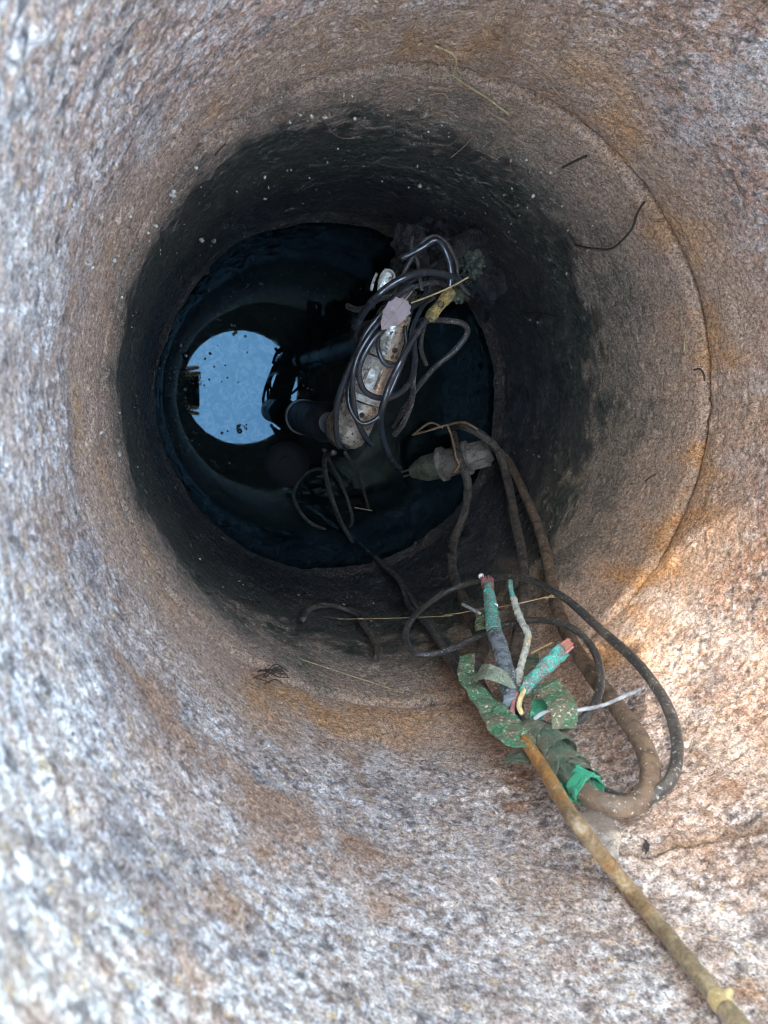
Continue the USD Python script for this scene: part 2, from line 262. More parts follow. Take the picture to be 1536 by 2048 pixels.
def wall_tint(p, D):
    ang = np.arctan2(p[:, 1], p[:, 0])
    n0, n1, n2, n3 = meshkit.fbm(p * 4, 4, 51), meshkit.fbm(p * 16, 4, 52), meshkit.fbm(p * 60, 3, 53), meshkit.fbm(p * 170, 2, 54)
    n4 = meshkit.fbm(p * 115, 3, 55); n5 = meshkit.fbm(p * 34, 4, 56)
    cool = .5 + .5 * np.sin(-ang - .55) ; cool = sst(.25, .95, cool)                        # the lower left grew a whiter, cooler crust
    c = np.array([.46, .275, .195]) * (1 - cool[:, None]) + np.array([.40, .305, .25]) * cool[:, None]
    c = mixc(c, (.66, .54, .46), sst(.46, .60, n4 * .7 + n5 * .3) * .85)                     # white mineral bloom
    c = mixc(c, (.65, .60, .57), sst(.46, .58, n2 * .35 + n4 * .35 + n5 * .3) * (.2 + .65 * cool))
    c = mixc(c, (.17, .12, .10), sst(.52, .63, meshkit.fbm(p * 140, 3, 57) * .8 + n2 * .2) * .8)      # dark grains
    c = mixc(c, (.09, .07, .065), sst(.585, .67, n4 * .7 + n2 * .3) * .9)                       # black pits
    c = mixc(c, (.17, .115, .09), sst(.57, .70, n1 * .4 + n5 * .25 + n2 * .35) * .6)                    # dark blotches
    c = mixc(c, (.16, .125, .115), sst(.50, .64, meshkit.fbm(p * 9, 3, 63) * .45 + n5 * .3 + n4 * .25) * (.30 + .45 * cool))   # grey weathered patches
    c = mixc(c, (.50, .33, .15), sst(.80, .86, meshkit.noise(p * 170, 58)) * .7)             # ochre aggregate
    c = mixc(c, (.33, .17, .085), sst(.53, .68, n0 * .5 + meshkit.fbm(p * 22, 3, 71) * .5) * .65)   # rusty blotches
    for (px, py, r, s) in ((645, 90, .07, .8), (900, 130, .13, .75), (1040, 130, .12, .55), (760, 60, .09, .5), (1440, 1480, .035, .5), (150, 1150, .03, .5), (1250, 330, .10, .4), (1100, 1800, .05, .35), (240, 480, .05, .3), (1000, 330, .13, .6)):
        m = near(p, W(px, py), r) * np.clip(.55 + 1.7 * (n1 - .5) + 1.2 * (n2 - .5), 0, 1) * 1.5 * s
        c = mixc(c, (.34, .205, .11), np.clip(m, 0, 1) * .9)
    drip = meshkit.fbm(p * np.array([26, 26, 2.2]), 4, 62)
    c = mixc(c, (.30, .16, .085), sst(.56, .68, drip) * .45 * sst(.9, 1.5, D)); c = mixc(c, (.62, .55, .49), sst(.57, .66, 1 - drip) * .35)
    c = mixc(c, (.16, .10, .06), np.exp(-(crack(p) / .006)**2) * .8)
    q = D + .5 * (n0 - .5) + .35 * (n1 - .5) + .5 * (drip - .5)
    right = .5 + .5 * np.cos(ang + .25)                                                     # the side away from the lens dried higher and lower
    bs = 1.72 + .30 * right
    c = mixc(c, np.array([.46, .315, .22]), sst(bs - .12, bs + .32, q) * .92)              # brown band
    rust = np.exp(-((q - (bs + .35)) / .16)**2) * sst(.46, .6, meshkit.fbm(p * np.array([9, 9, 3]), 3, 61))
    c = mixc(c, (.52, .26, .09), rust * .75)
    c = mixc(c, np.array([.215, .175, .13]), sst(2.22, 2.75, q - .22 * right + .12 * (n2 - .5) + .2 * (n1 - .5)) * .9)      # olive damp
    ds = 2.62 + .45 * right
    c = mixc(c, np.array([.030, .030, .025]), sst(ds - .02, ds + .22, q + .55 * (n2 - .5) + .35 * (n5 - .5)) * .93)   # black slime
    green = sst(.5, .62, n1) * np.exp(-((q - ds - .25) / .3)**2); c = mixc(c, (.024, .034, .022), green * .8); c = mixc(c, (.075, .07, .054), sst(.55, .66, n5 * .6 + n4 * .4) * sst(2.5, 2.8, D) * .55)
    c = mixc(c, np.array([.019, .017, .019]), sst(3.3, 3.7, q) * .8)
    lip = sst(4.17, 4.2, D + .05 * (n1 - .5)) ; c = mixc(c, (.075, .062, .052), lip * .5)
    sp = sst(.69, .73, meshkit.noise(p * 210, 77)) * sst(.5, .6, n1); c = mixc(c, (.34, .31, .26), sp * np.where(D > 2.3, .5, .15))   # pale grit
    return np.clip(c * (.9 + .35 * (n3[:, None] - .5) * 2), .004, .8)
def ring_mesh(z0, z1, nz, radius, centre=lambda z: (0, 0), top_relief=1.0, lipz=None):
    zs = np.linspace(z0, z1, nz); rad = np.array([radius(a) for a in zs]); cen = np.array([centre(a) for a in zs])
    base = np.stack([cen[:, None, 0] + rad[:, None] * np.cos(th)[None], cen[:, None, 1] + rad[:, None] * np.sin(th)[None], np.repeat(zs[:, None], NT, 1)], -1)
    p = base.reshape(-1, 3); D = (CAM[2] - p[:, 2]) / R
    h = wall_relief(p, D)
    if lipz is not None: h = h + lipz(p)
    inward = -np.stack([np.cos(th), np.sin(th), 0 * th], -1)
    v = (base + inward[None] * h.reshape(nz, NT)[..., None]).reshape(-1, 3)
    out = (base[[-1, 0]] - inward[None] * .09).reshape(-1, 3)                               # outer skin of the ring
    allv = np.vstack([v, out])
    def quads(i0, i1):
        j = np.arange(NT); k = (j + 1) % NT; return np.stack([i0 + j, i1 + j, i1 + k, i0 + k], 1)
    f = [quads(i * NT, (i + 1) * NT) for i in range(nz - 1)]
    f += [quads((nz - 1) * NT, nz * NT), quads(nz * NT, (nz + 1) * NT), quads((nz + 1) * NT, 0)]
    f = np.vstack(f); f = np.vstack([f[:, [0, 1, 2]], f[:, [0, 2, 3]]])
    t = wall_tint(allv, (CAM[2] - allv[:, 2]) / R)
    return trimesh.Trimesh(allv, f, process=False), t
well = thing('well_shaft', 'round concrete well shaft stained from pale crust down to black slime', 'well')
def seam_top(p):   # broken edge and open joint
    j = meshkit.fbm(p * 45, 3, 91); return -0.010 * np.exp(-((p[:, 2] - ZS) / (.005 + .006 * j))**2) - .004 * np.exp(-((p[:, 2] - ZS) / .03)**2)
def seam_low(p):
    j = meshkit.fbm(p * 45, 3, 92); s = -0.012 * np.exp(-((p[:, 2] - ZS) / (.004 + .007 * j))**2)
    lipd = (p[:, 2] - ZW); return s + .012 * np.clip(1 - np.abs(lipd - .02) / .035, 0, 1) * sst(.35, .6, meshkit.fbm(p * 5, 2, 93))
ZT = CAM[2] - .34 * R
m, t = ring_mesh(ZT, ZS + .0012, 330, lambda a: R * (1.0 + .035 * np.clip((a - ZT) / (ZS - ZT), 0, 1)), lipz=seam_top)
obj('concrete_ring', m, 'wall', well, smooth=True, tint=t, label='upper concrete ring with pale mineral crust and rusty stains')
m, t = ring_mesh(ZS - .0012, ZW - .12, 370, lambda a: R * (1.034 - .034 * np.clip((ZS - a) / (ZS - ZW), 0, 1)), lipz=seam_low)
obj('concrete_ring', m, 'wall', well, smooth=True, tint=t, label='lower concrete ring, damp olive turning to black slime')
# cover slab with its round opening
pl = trimesh.creation.annulus(r_min=OR, r_max=1.2, height=1.0, sections=160)
n = 160; a = np.arange(n) / n * 2 * np.pi
inner = np.stack([OC[0] + OR * np.cos(a), OC[1] + OR * np.sin(a)], 1); outer = np.stack([.62 * np.cos(a), .62 * np.sin(a)], 1)
ztop, zbot = 0.0, -.055
rows = [np.c_[inner * 1, np.full(n, zbot)], np.c_[inner, np.full(n, ztop - .008)], np.c_[OC + (inner - OC) * 1.03, np.full(n, ztop)], np.c_[outer, np.full(n, ztop)], np.c_[outer, np.full(n, zbot)]]
v = np.vstack(rows); v += (meshkit.fbm(v * 30, 3, 12)[:, None] - .5) * .008
f = []
for i in range(5):
    i2 = (i + 1) % 5
    for j in range(n): k = (j + 1) % n; f += [(i*n+j, i2*n+j, i2*n+k), (i*n+j, i2*n+k, i*n+k)]
slab = trimesh.Trimesh(v, f, process=False); slab.fix_normals()
obj('cover_slab', slab, 'wall', well, smooth=True, tint=np.tile([.33, .29, .26], (len(v), 1)))
zl = np.array([zbot - .004, ZT + .002])                                                      # short neck between slab and upper ring
nk = trimesh.creation.annulus(r_min=R * 1.0, r_max=R + .09, height=abs(zl[1] - zl[0]), sections=128); nk.apply_translation([0, 0, zl.mean()])
obj('neck_ring', nk, 'wall', well, smooth=True, tint=np.tile([.33, .29, .26], (len(nk.vertices), 1)))

# a tall tree towards the sun: its thin crown softens the light that reaches the well
TD = 15.0; tc = np.array([0, 0, 0.0]) + sun_dir * TD + np.array([.15, -.2, 0]); tb = tc * [1, 1, 0] + [1.1, .6, -.03]
tree = thing('tree', 'tall leafy tree standing beyond the well on the sunny side', 'tree', tb)
obj('trunk', tube([tb, tb + [-.1, .1, 4], tc + [.4, .3, -3.0], tc + [0, .1, 1.6]], [.19, .15, .09, .02], 12, .15, rough=.1), 'bark', tree, True)
for k in range(9):
    a0 = k * 2.4; h0 = -2.6 + k * .4; p0_ = tb + (tc + [.2, .2, 0] - tb) * (1 + h0 / (tc[2] - tb[2])); q_ = np.array([math.cos(a0), math.sin(a0), .55])
    obj('limb', tube([p0_, p0_ + q_ * .9, p0_ + q_ * 1.9 + [0, 0, .1]], [.05, .03, .008], 8, .15, rough=.1), 'bark', tree, True)
NLF = 13500; u = rng.normal(0, 1, (NLF, 3)); u /= np.linalg.norm(u, axis=1, keepdims=True)
lp_ = u * (2.25 * rng.uniform(0, 1, NLF) ** .38)[:, None]; lp_ *= (.8 + .5 * meshkit.noise(u * 2.0, 5))[:, None]
lp_ = tc + lp_ * [1, 1, .85]
e1_ = rng.normal(0, 1, (NLF, 3)); e1_ /= np.linalg.norm(e1_, axis=1, keepdims=True); e2_ = np.cross(e1_, rng.normal(0, 1, (NLF, 3))); e2_ /= np.linalg.norm(e2_, axis=1, keepdims=True)
LW = rng.uniform(.8, 1.25, (NLF, 1)); LF_ = np.stack([lp_ - e1_ * .045 * LW, lp_ + e2_ * .026 * LW, lp_ + e1_ * .05 * LW, lp_ - e2_ * .026 * LW], 1).reshape(-1, 3)
li_ = np.arange(NLF)[:, None] * 4
obj('crown', trimesh.Trimesh(LF_, np.vstack([li_ + [0, 1, 2], li_ + [0, 2, 3]]), process=False), 'foliage', tree, False)

# ground outside, water, base
s = 40.0; gi = .60
sq = [np.array([s * math.copysign(min(1, abs(math.cos(q)) * 1.5), math.cos(q)), s * math.copysign(min(1, abs(math.sin(q)) * 1.5), math.sin(q))]) for q in a]
v = np.vstack([np.c_[gi * np.cos(a), gi * np.sin(a), np.full(n, -.03)], np.c_[np.array(sq), np.full(n, -.03)]])
f = [t_ for j in range(n) for t_ in ((j, n + j, n + (j+1) % n), (j, n + (j+1) % n, (j+1) % n))]
obj('ground', trimesh.Trimesh(v, f, process=False), 'soil', kind='structure', label='bare brown soil around the well cover', cat='ground')
wt = trimesh.creation.cylinder(radius=R * 1.01, height=.1, sections=128); wt.apply_translation([0, 0, ZW - .05])
obj('water', wt, 'water', kind='structure', label='still black water filling the bottom of the shaft', cat='water', smooth=30)

c2 = lambda q: (600 + .2865 * q[0], 440 + .2865 * q[1])     # pixels of one enlarged detail -> the whole picture
# ---------------------------------------------------------------- steel pump lying across the riser, with its cables
def axis_of(p, q, *uv):                     # points along p -> q
    return [p + (q - p) * u for u in uv]
pb, pt = P(683, 893, 2.86), P(806, 590, 2.72)
PL = np.linalg.norm(pt - pb); pr = 0.0335
pump = thing('steel_pump', 'stained silver steel pump lying slantwise over the water', 'pump', pb)
pd = (pt - pb) / PL
obj('lower_barrel', lathe([(0, 0), (.002, .012), (.006, .021), (.014, .028), (.026, pr - .001), (.06, pr), (PL*.30, pr), (PL*.315, pr - .003), (PL*.325, pr - .003), (PL*.33, 0)], pb, pt, 48), 'steel', pump, label='rust-browned lower barrel with rounded tip')
obj('gasket', lathe([(PL*.335, 0), (PL*.335, pr - .001), (PL*.345, pr + .001), (PL*.365, pr + .001), (PL*.375, pr - .001), (PL*.375, 0)], pb, pt, 48), 'lime', pump)
obj('middle_barrel', lathe([(PL*.38, 0), (PL*.38, pr - .004), (PL*.40, pr - .0025), (PL*.60, pr - .0030), (PL*.612, pr - .006), (PL*.618, 0)], pb, pt, 48), 'pale_steel', pump, label='brighter middle barrel with raised ribs')
obj('upper_barrel', lathe([(PL*.622, 0), (PL*.622, pr - .0045), (PL*.64, pr - .0040), (PL*.78, pr - .0060), (PL*.88, pr - .0090), (PL*.90, pr - .010), (PL*.905, 0)], pb, pt, 48), 'steel', pump)
obj('neck', lathe([(PL*.907, 0), (PL*.907, pr - .010), (PL*.95, pr - .012), (PL*.97, .014), (PL*1.06, .013), (PL*1.06, 0)], pb, pt, 36), 'black_plastic', pump)
view = -ray(745, 740); sx = np.cross(pd, view); sx /= np.linalg.norm(sx); up = np.cross(sx, pd)
for q in (-50, -12, 26, 64, 130, 180, 230):
    n_ = up * math.cos(math.radians(q)) + sx * math.sin(math.radians(q))
    rb = tube([pb + pd * PL*.43 + n_ * (pr - .0030), pb + pd * PL*.56 + n_ * (pr - .0032)], .0026, 8)
    obj('rib', rb, 'steel', pump)
for u, q in ((.26, 18), (.83, -20), (.69, 40)):
    n_ = up * math.cos(math.radians(q)) + sx * math.sin(math.radians(q)); o_ = pb + pd * PL * u + n_ * (pr - .0075 if u > .8 else pr - .0045 if u > .6 else pr - .001)
    obj('screw', lathe([(0, 0), (0, .0042), (.002, .0042), (.003, .003), (.003, 0)], o_, o_ + n_, 10), 'black_plastic', pump)
# bracket plate above the pump's neck
wd_ = P(*c2((640, 430)), 2.8) - P(*c2((560, 400)), 2.8)
obj('bracket_plate', ribbon([P(*c2(q), 2.8) for q in ((566, 492), (580, 440), (602, 395), (622, 352))], wd_, [.010, .0165, .019, .013], .0035, .003, .001, 31), 'pale_steel', pump, True)
obj('bracket_rim', tube([P(*c2(q), 2.79) for q in ((545, 498), (556, 440), (578, 392), (606, 350), (640, 358), (660, 388), (640, 432), (604, 470), (560, 502))], .0019, 8, .003, rough=.2), 'lime', pump, True)
obj('bracket_strip', ribbon([P(*c2(q), 2.86) for q in ((496, 494), (512, 430), (538, 370))], wd_, .0042, .003, .003, .001, 32), 'pale_steel', pump, True)

riser = thing('riser_pipe', 'black upright pipe standing in the water beneath the steel pump', 'pipe', P(770, 680, 3.0))
r0 = P(770, 672, 3.0); rb0 = r0.copy(); rb0[2] = ZW - .1
obj('pipe', lathe([(0, 0), (0, .027), (r0[2] - rb0[2], .027), (r0[2] - rb0[2], 0)], rb0, r0, 32), 'black_plastic', riser)
obj('coupling', lathe([(0, .027), (0, .034), (.06, .034), (.06, .027)], r0 - [0, 0, .15], r0, 32), 'black_plastic', riser)
b0 = P(660, 846, 3.02); bz = CAM[2] - 4.02 * R; b1 = np.array([b0[0], b0[1], bz])
hang = thing('hanging_pump', 'black cylindrical pump hanging upright just above the water', 'pump', b1)
HL = b0[2] - bz
obj('barrel', lathe([(.012, 0), (.012, .024), (.02, .033), (HL * .9, .034), (HL * .97, .028), (HL, .018), (HL, 0)], b1, b0, 36), 'black_plastic', hang)
obj('intake_cone', lathe([(-.012, 0), (-.012, .006), (0, .014), (.012, .02), (.012, 0)], b1, b0, 28), 'grey_insulation', hang)
obj('band', lathe([(.06, .033), (.06, .0365), (.075, .0365), (.075, .033)], b1, b0, 36), 'black_plastic', hang)
fl = P(572, 928, 4.345)
flo = thing('float', 'dark round float half sunk in the water below the hanging pump', 'float', fl)
up3 = fl + [0, 0, 1]
obj('body', lathe([(-.05, 0), (-.05, .045), (-.01, .060), (.008, .056), (.016, .045), (.018, .03), (.016, 0)], fl, up3, 40), 'black_matte', flo)
obj('rim', lathe([(-.004, .058), (-.004, .064), (.004, .064), (.006, .056)], fl, up3, 40), 'black_matte', flo)
obj('cap', lathe([(.014, 0), (.014, .020), (.022, .018), (.024, 0)], fl, up3, 28), 'black_matte', flo)

def cab(name, pts, r, mat_, label, cat_='cable', group=None, rough=.06, sides=12, **k):
    return obj(name, tube(pts, r, sides, rough=rough, seed=len(used), **k), mat_, None, True, label, cat_, group)
def c2p(ps, ds):
    ds = np.interp(np.linspace(0, 1, len(ps)), np.linspace(0, 1, len(ds)), ds)
    return [P(*c2(q), d) for q, d in zip(ps, ds)]
cab('black_cable', c2p([(700,270),(780,235),(860,190),(950,140),(1010,210),(1050,340),(1045,480)], [2.75, 2.72, 2.7, 2.72]), .0050, 'wet_rubber', 'short black cable arching over the mud clump above the leaf')
cab('black_cable', c2p([(380,760),(450,640),(540,530),(640,450),(760,390),(900,365),(1040,390),(1170,440),(1270,530),(1310,610),(1300,700)], [2.75, 2.62, 2.6, 2.7, 3.1, 3.6]), .0052, 'wet_rubber', 'black cable sweeping from the bracket rightwards to the slimy wall')
cab('black_cable', c2p([(760,470),(640,560),(570,650),(460,790),(380,960),(310,1120),(260,1280),(250,1420),(275,1560),(330,1590)], [2.62, 2.6, 2.64, 2.7, 2.8]), .0045, 'wet_rubber', 'outermost black cable along the left flank of the steel pump')
cab('black_cable', c2p([(720,560),(580,690),(470,830),(400,960),(370,1080),(370,1250),(400,1400),(460,1520),(500,1570)], [2.58, 2.58, 2.6, 2.66, 2.78]), .0042, 'wet_rubber', 'black cable crossing the lower barrel of the steel pump')
cab('black_cable', c2p([(680,640),(600,740),(500,850),(430,980),(410,1080),(450,1190),(540,1240),(660,1230),(760,1140),(800,1030),(800,900),(770,780)], [2.57, 2.57, 2.6, 2.62, 2.7, 2.75]), .0042, 'wet_rubber', 'black cable looped in a hook around the pump at its gasket')
cab('black_cable', c2p([(890,685),(790,830),(700,990),(620,1160),(570,1330),(570,1480),(610,1610),(650,1690),(700,1740)], [2.6, 2.56, 2.6, 2.8, 3.1]), .0046, 'wet_rubber', 'black cable running from the brass connector along the pump’s right flank')
cab('black_cable', c2p([(850,700),(1000,700),(1140,725),(1170,780),(1090,900),(950,1020),(850,1130),(770,1240),(700,1360),(650,1440)], [2.75, 2.8, 2.85, 2.9, 3.0, 3.1]), .0044, 'rubber', 'black cable in a wide kinked bend right of the pump')
cab('black_cable', c2p([(780,760),(800,950),(790,1100),(780,1260),(720,1420),(660,1500)], [2.8, 2.8, 2.9, 3.0]), .0045, 'rubber', 'thin black cable hanging close right of the hooked pump cable')
cab('black_cable', c2p([(240,1340),(200,1400),(195,1460),(220,1530),(280,1585)], [2.85, 2.9]), .0042, 'rubber', 'small black cable bend at the pump’s rounded tip')
cab('black_cable', c2p([(520,600),(400,625),(330,600)], [2.8, 2.9]), .0045, 'rubber', 'short black cable stub pointing left from under the leaf')
cab('black_cable', c2p([(460,620),(540,560),(650,520),(780,470),(900,440),(1000,450),(1080,520)], [2.75, 2.68, 2.75, 3.0]), .0038, 'rubber', 'thin dusty black cable low across the mud clump under the arching ones')
cab('black_cable', c2p([(760,300),(830,330),(890,420),(880,520),(800,600),(720,640)], [2.9, 2.74, 2.66]), .0040, 'wet_rubber', 'thin black cable bowing down from the mud clump to the leaf')
cab('black_cable', c2p([(1040,470),(960,560),(900,640),(860,760),(845,900),(880,1010)], [2.75, 2.8, 2.9]), .0036, 'rubber', 'thin dusty black cable dropping behind the brass connector')
cab('black_cable', c2p([(600,700),(540,800),(450,900),(345,1080),(330,1230),(350,1330)], [2.62, 2.64, 2.72]), .0030, 'rubber', 'thinnest black wire between the two cables on the pump’s left flank')
for k, (rr_, m_, lb_) in enumerate(((.0034, 'wet_rubber', 'thin wet black cable looping over the upper barrel towards the mud clump'), (.0032, 'wet_rubber', 'thin wet black cable wound loosely about the pump’s middle'), (.0030, 'rubber', 'dusty thin cable arching highest over the mud clump'))):
    ps = (((950,300),(840,380),(720,470),(620,600),(560,760),(545,900),(600,1010),(690,1000),(760,880),(800,720),(860,600),(960,520)), ((500,720),(420,900),(350,1120),(345,1300),(430,1420),(540,1380),(610,1240),(690,1060),(740,900),(730,740)), ((700,420),(760,300),(860,150),(940,110),(1020,160),(1090,290),(1110,430),(1180,520)))[k]
    cab('black_cable', c2p(ps, ([2.8, 2.62, 2.55, 2.6, 2.75], [2.62, 2.66, 2.62, 2.6, 2.62], [2.75, 2.72, 2.8])[k]), rr_, m_, lb_)
bp0, bp1 = P(*c2((900, 690)), 2.58), P(*c2((1055, 500)), 2.62)
br = thing('brass_connector', 'brass coloured tube connector with raised mark beside the leaf', 'connector', bp0); BL = np.linalg.norm(bp1 - bp0)
obj('sleeve', lathe([(0, 0), (0, .0062), (.003, .0078), (BL*.3, .0078), (BL*.32, .0072), (BL*.62, .0078), (BL*.66, .0088), (BL*.93, .0088), (BL, .0076), (BL, 0)], bp0, bp1, 28, .0012, 4), 'brass', br)
obj('collar', lathe([(BL*.12, .0075), (BL*.12, .0090), (BL*.2, .0090), (BL*.2, .0075)], bp0, bp1, 28), 'brass', br)
vb = -ray(885, 625); bd = (bp1 - bp0) / BL; vb = vb - bd * (vb @ bd); vb /= np.linalg.norm(vb); sb = np.cross(bd, vb)
cc = bp0 + bd * BL * .45 + vb * .0078
obj('raised_mark', tube([cc + bd * .005 * math.cos(q) + sb * .004 * math.sin(q) for q in np.linspace(0, 5.6, 14)], .0009, 6, .001), 'black_plastic', br)

# mud and roots that hold the top of the pump against the wall
lump = cat(blob(P(818, 508, 3.02), .034, 4, .7, 1, (.8, 1.3, .9)), blob(P(872, 520, 3.15), .036, 4, .7, 2), blob(P(835, 572, 3.0), .030, 4, .6, 3, (1.5, .7, .8)), blob(P(925, 548, 3.45), .042, 4, .6, 4), blob(W(965, 545, .01), .06, 4, .6, 5), blob(W(885, 482, .01), .06, 4, .6, 6), tube([P(800, 480, 3.0), P(830, 520, 2.95), P(800, 590, 2.9)], [.011, .014, .008], 12, rough=.4), tube([P(960, 470, 3.6), P(900, 510, 3.0), P(850, 590, 2.9), P(800, 620, 2.9)], [.016, .015, .012, .009], 12, rough=.4), tube([P(870, 470, 3.5), P(880, 540, 3.0), P(930, 590, 3.2)], [.014, .013, .010], 12, rough=.4))
v = lump.vertices; lump.vertices = v + lump.vertex_normals * ((meshkit.fbm(v * 70, 3, 8) - .5) * .016)[:, None]
obj('mud_clump', lump, 'mud', None, True, 'black clump of mud and roots above the steel pump by the wall', 'mud')
ms = cat(blob(P(942, 530, 3.2), .020, 4, 1.0, 11), blob(P(905, 582, 3.05), .016, 4, 1.0, 12), blob(P(810, 590, 2.86), .014, 4, 1.0, 13)); ms.vertices += ms.vertex_normals * ((meshkit.fbm(ms.vertices * 140, 2, 18) - .5) * .012)[:, None]
obj('moss', ms, 'moss', None, True, 'dull green moss tufts on the mud clump', 'moss', kind='stuff')
cab('root', c2p([(785, 120), (775, 200), (815, 280), (835, 400), (850, 490)], [2.78, 2.7]), .0028, 'rope', 'pale thin root hanging down the front of the mud clump', 'root', sides=6)
cab('root', c2p([(640, 470), (700, 420), (740, 330), (800, 250)], [2.8, 2.76]), .0035, 'dark_root', 'dark root beside the bracket running up the mud clump', 'root', sides=6)
# dead leaf on the pump
lo = [(.66,.02),(.52,.14),(.40,.15),(.30,.27),(.12,.33),(-.04,.37),(-.12,.34),(-.26,.39),(-.31,.32),(-.43,.27),(-.44,.18),(-.50,.10),(-.46,.04),(-.46,-.08),(-.39,-.14),(-.36,-.26),(-.20,-.28),(-.10,-.34),(.06,-.31),(.22,-.30),(.32,-.22),(.50,-.14)]
from shapely.geometry import Polygon
pg = Polygon(lo).buffer(.03).buffer(-.02)
lm = trimesh.creation.extrude_polygon(pg, .012, engine='earcut')
lv, lf = trimesh.remesh.subdivide_to_size(lm.vertices, lm.faces, .09)
lv = lv + np.c_[0 * lv[:, :2], .22 * (meshkit.fbm(lv * 2.2 + 5, 2, 3) - .5) + .22 * lv[:, 1]**2 + .05 * lv[:, 0]]
lc = P(790, 624, 2.5); lx = P(768, 653, 2.52) - P(812, 598, 2.49); LLn = np.linalg.norm(lx) * .95; lx /= np.linalg.norm(lx)
lz = -ray(790, 624) + np.array([.1, -.05, .25]); lz -= lx * (lz @ lx); lz /= np.linalg.norm(lz); ly = np.cross(lz, lx)
leaf = thing('dead_leaf', 'dry pinkish grey leaf lying on the top of the steel pump', 'leaf', lc)
obj('blade', trimesh.Trimesh((lv * LLn) @ np.stack([lx, ly, lz]) + lc, lf, process=False), 'leaf', leaf, 30)
def lf_(x_, y_): return lc + (np.array([x_, y_, .012 + .22 * (meshkit.fbm(np.array([[x_, y_, .012]]) * 2.2 + 5, 2, 3)[0] - .5) + .22 * y_ * y_ + .05 * x_ + .012]) * LLn) @ np.stack([lx, ly, lz])
for sg in (-1, 1):
    for x_ in (-.25, -.02, .2):
        obj('vein', tube([lf_(x_, 0), lf_(x_ + .1, sg * .13), lf_(x_ + .17, sg * .25)], .0003, 5), 'leaf', leaf)
obj('midrib', tube([lf_(x_, 0) for x_ in np.linspace(-.45, .6, 9)], .0004, 5), 'root', leaf)
obj('stalk', tube([lc + lx * q * LLn + lz * (.06 + .1 * q * q) * LLn for q in (-.45, -.55, -.68, -.8)], .0008, 6), 'root', leaf)
cab('twig', [P(822, 606, 2.55), P(865, 590, 2.52), P(905, 572, 2.55), P(936, 555, 2.6)], .0012, 'straw', 'thin pale twig lying from the leaf across to the mud clump', 'twig', sides=6)

# ---------------------------------------------------------------- grey coupling at the waterline with cables on the wall
g0, g1 = P(822, 944, 4.27), P(988, 902, 3.98)
GL = np.linalg.norm(g1 - g0); gr = .0345
gc = thing('grey_coupling', 'grey brown plastic cable coupling with ribbed nut dipping into the water', 'coupling', g0)
obj('slimy_end', lathe([(0, 0), (0, .014), (.02, .024), (.035, gr - .004), (GL*.36, gr - .002), (GL*.37, 0)], g0, g1, 40), 'slime_plastic', gc)
obj('collar', lathe([(GL*.36, 0), (GL*.36, gr + .002), (GL*.37, gr + .006), (GL*.42, gr + .006), (GL*.43, gr + .002), (GL*.43, 0)], g0, g1, 40), 'grey_plastic', gc)
obj('body', lathe([(GL*.43, 0), (GL*.43, gr - .001), (GL*.66, gr - .003), (GL*.67, 0)], g0, g1, 40), 'grey_plastic', gc)
obj('ring', lathe([(GL*.66, 0), (GL*.66, gr), (GL*.67, gr + .005), (GL*.71, gr + .005), (GL*.72, gr), (GL*.72, 0)], g0, g1, 40), 'grey_plastic', gc)
obj('nut', lathe([(GL*.72, 0), (GL*.72, gr - .004), (GL*.93, gr - .009), (GL*.93, 0)], g0, g1, 40), 'grey_plastic', gc)
gd = (g1 - g0) / GL; ga = np.cross(gd, [0, 0, 1]); ga /= np.linalg.norm(ga); gb = np.cross(ga, gd)
for q in range(10):
    n_ = ga * math.cos(q * .628) + gb * math.sin(q * .628); c_ = g0 + gd * GL * .825 + n_ * (gr - .0055)
    bx = trimesh.creation.box([.007, .005, GL * .20]); mt = np.eye(4); mt[:3, 0] = np.cross(n_, gd); mt[:3, 1] = n_; mt[:3, 2] = gd; mt[:3, 3] = c_; bx.apply_transform(mt)
    obj('rib', bx, 'grey_plastic', gc)
obj('end_cap', lathe([(GL*.93, 0), (GL*.93, .022), (GL*.99, .020), (GL*.99, .013), (GL*.95, .012), (GL*.95, 0)], g0, g1, 32), 'grey_plastic', gc)
obj('plug', lathe([(GL*.955, 0), (GL*.955, .011), (GL*1.02, .010), (GL*1.05, .006), (GL*1.05, 0)], g0, g1, 24), 'black_plastic', gc)
obj('pin', tube([g0 - gd * .022 + ga * .006, g0 + gd * .01 + ga * .006], .0025, 8), 'slime_plastic', gc)
obj('pin', tube([g0 - gd * .022 - ga * .006, g0 + gd * .01 - ga * .006], .0025, 8), 'slime_plastic', gc)

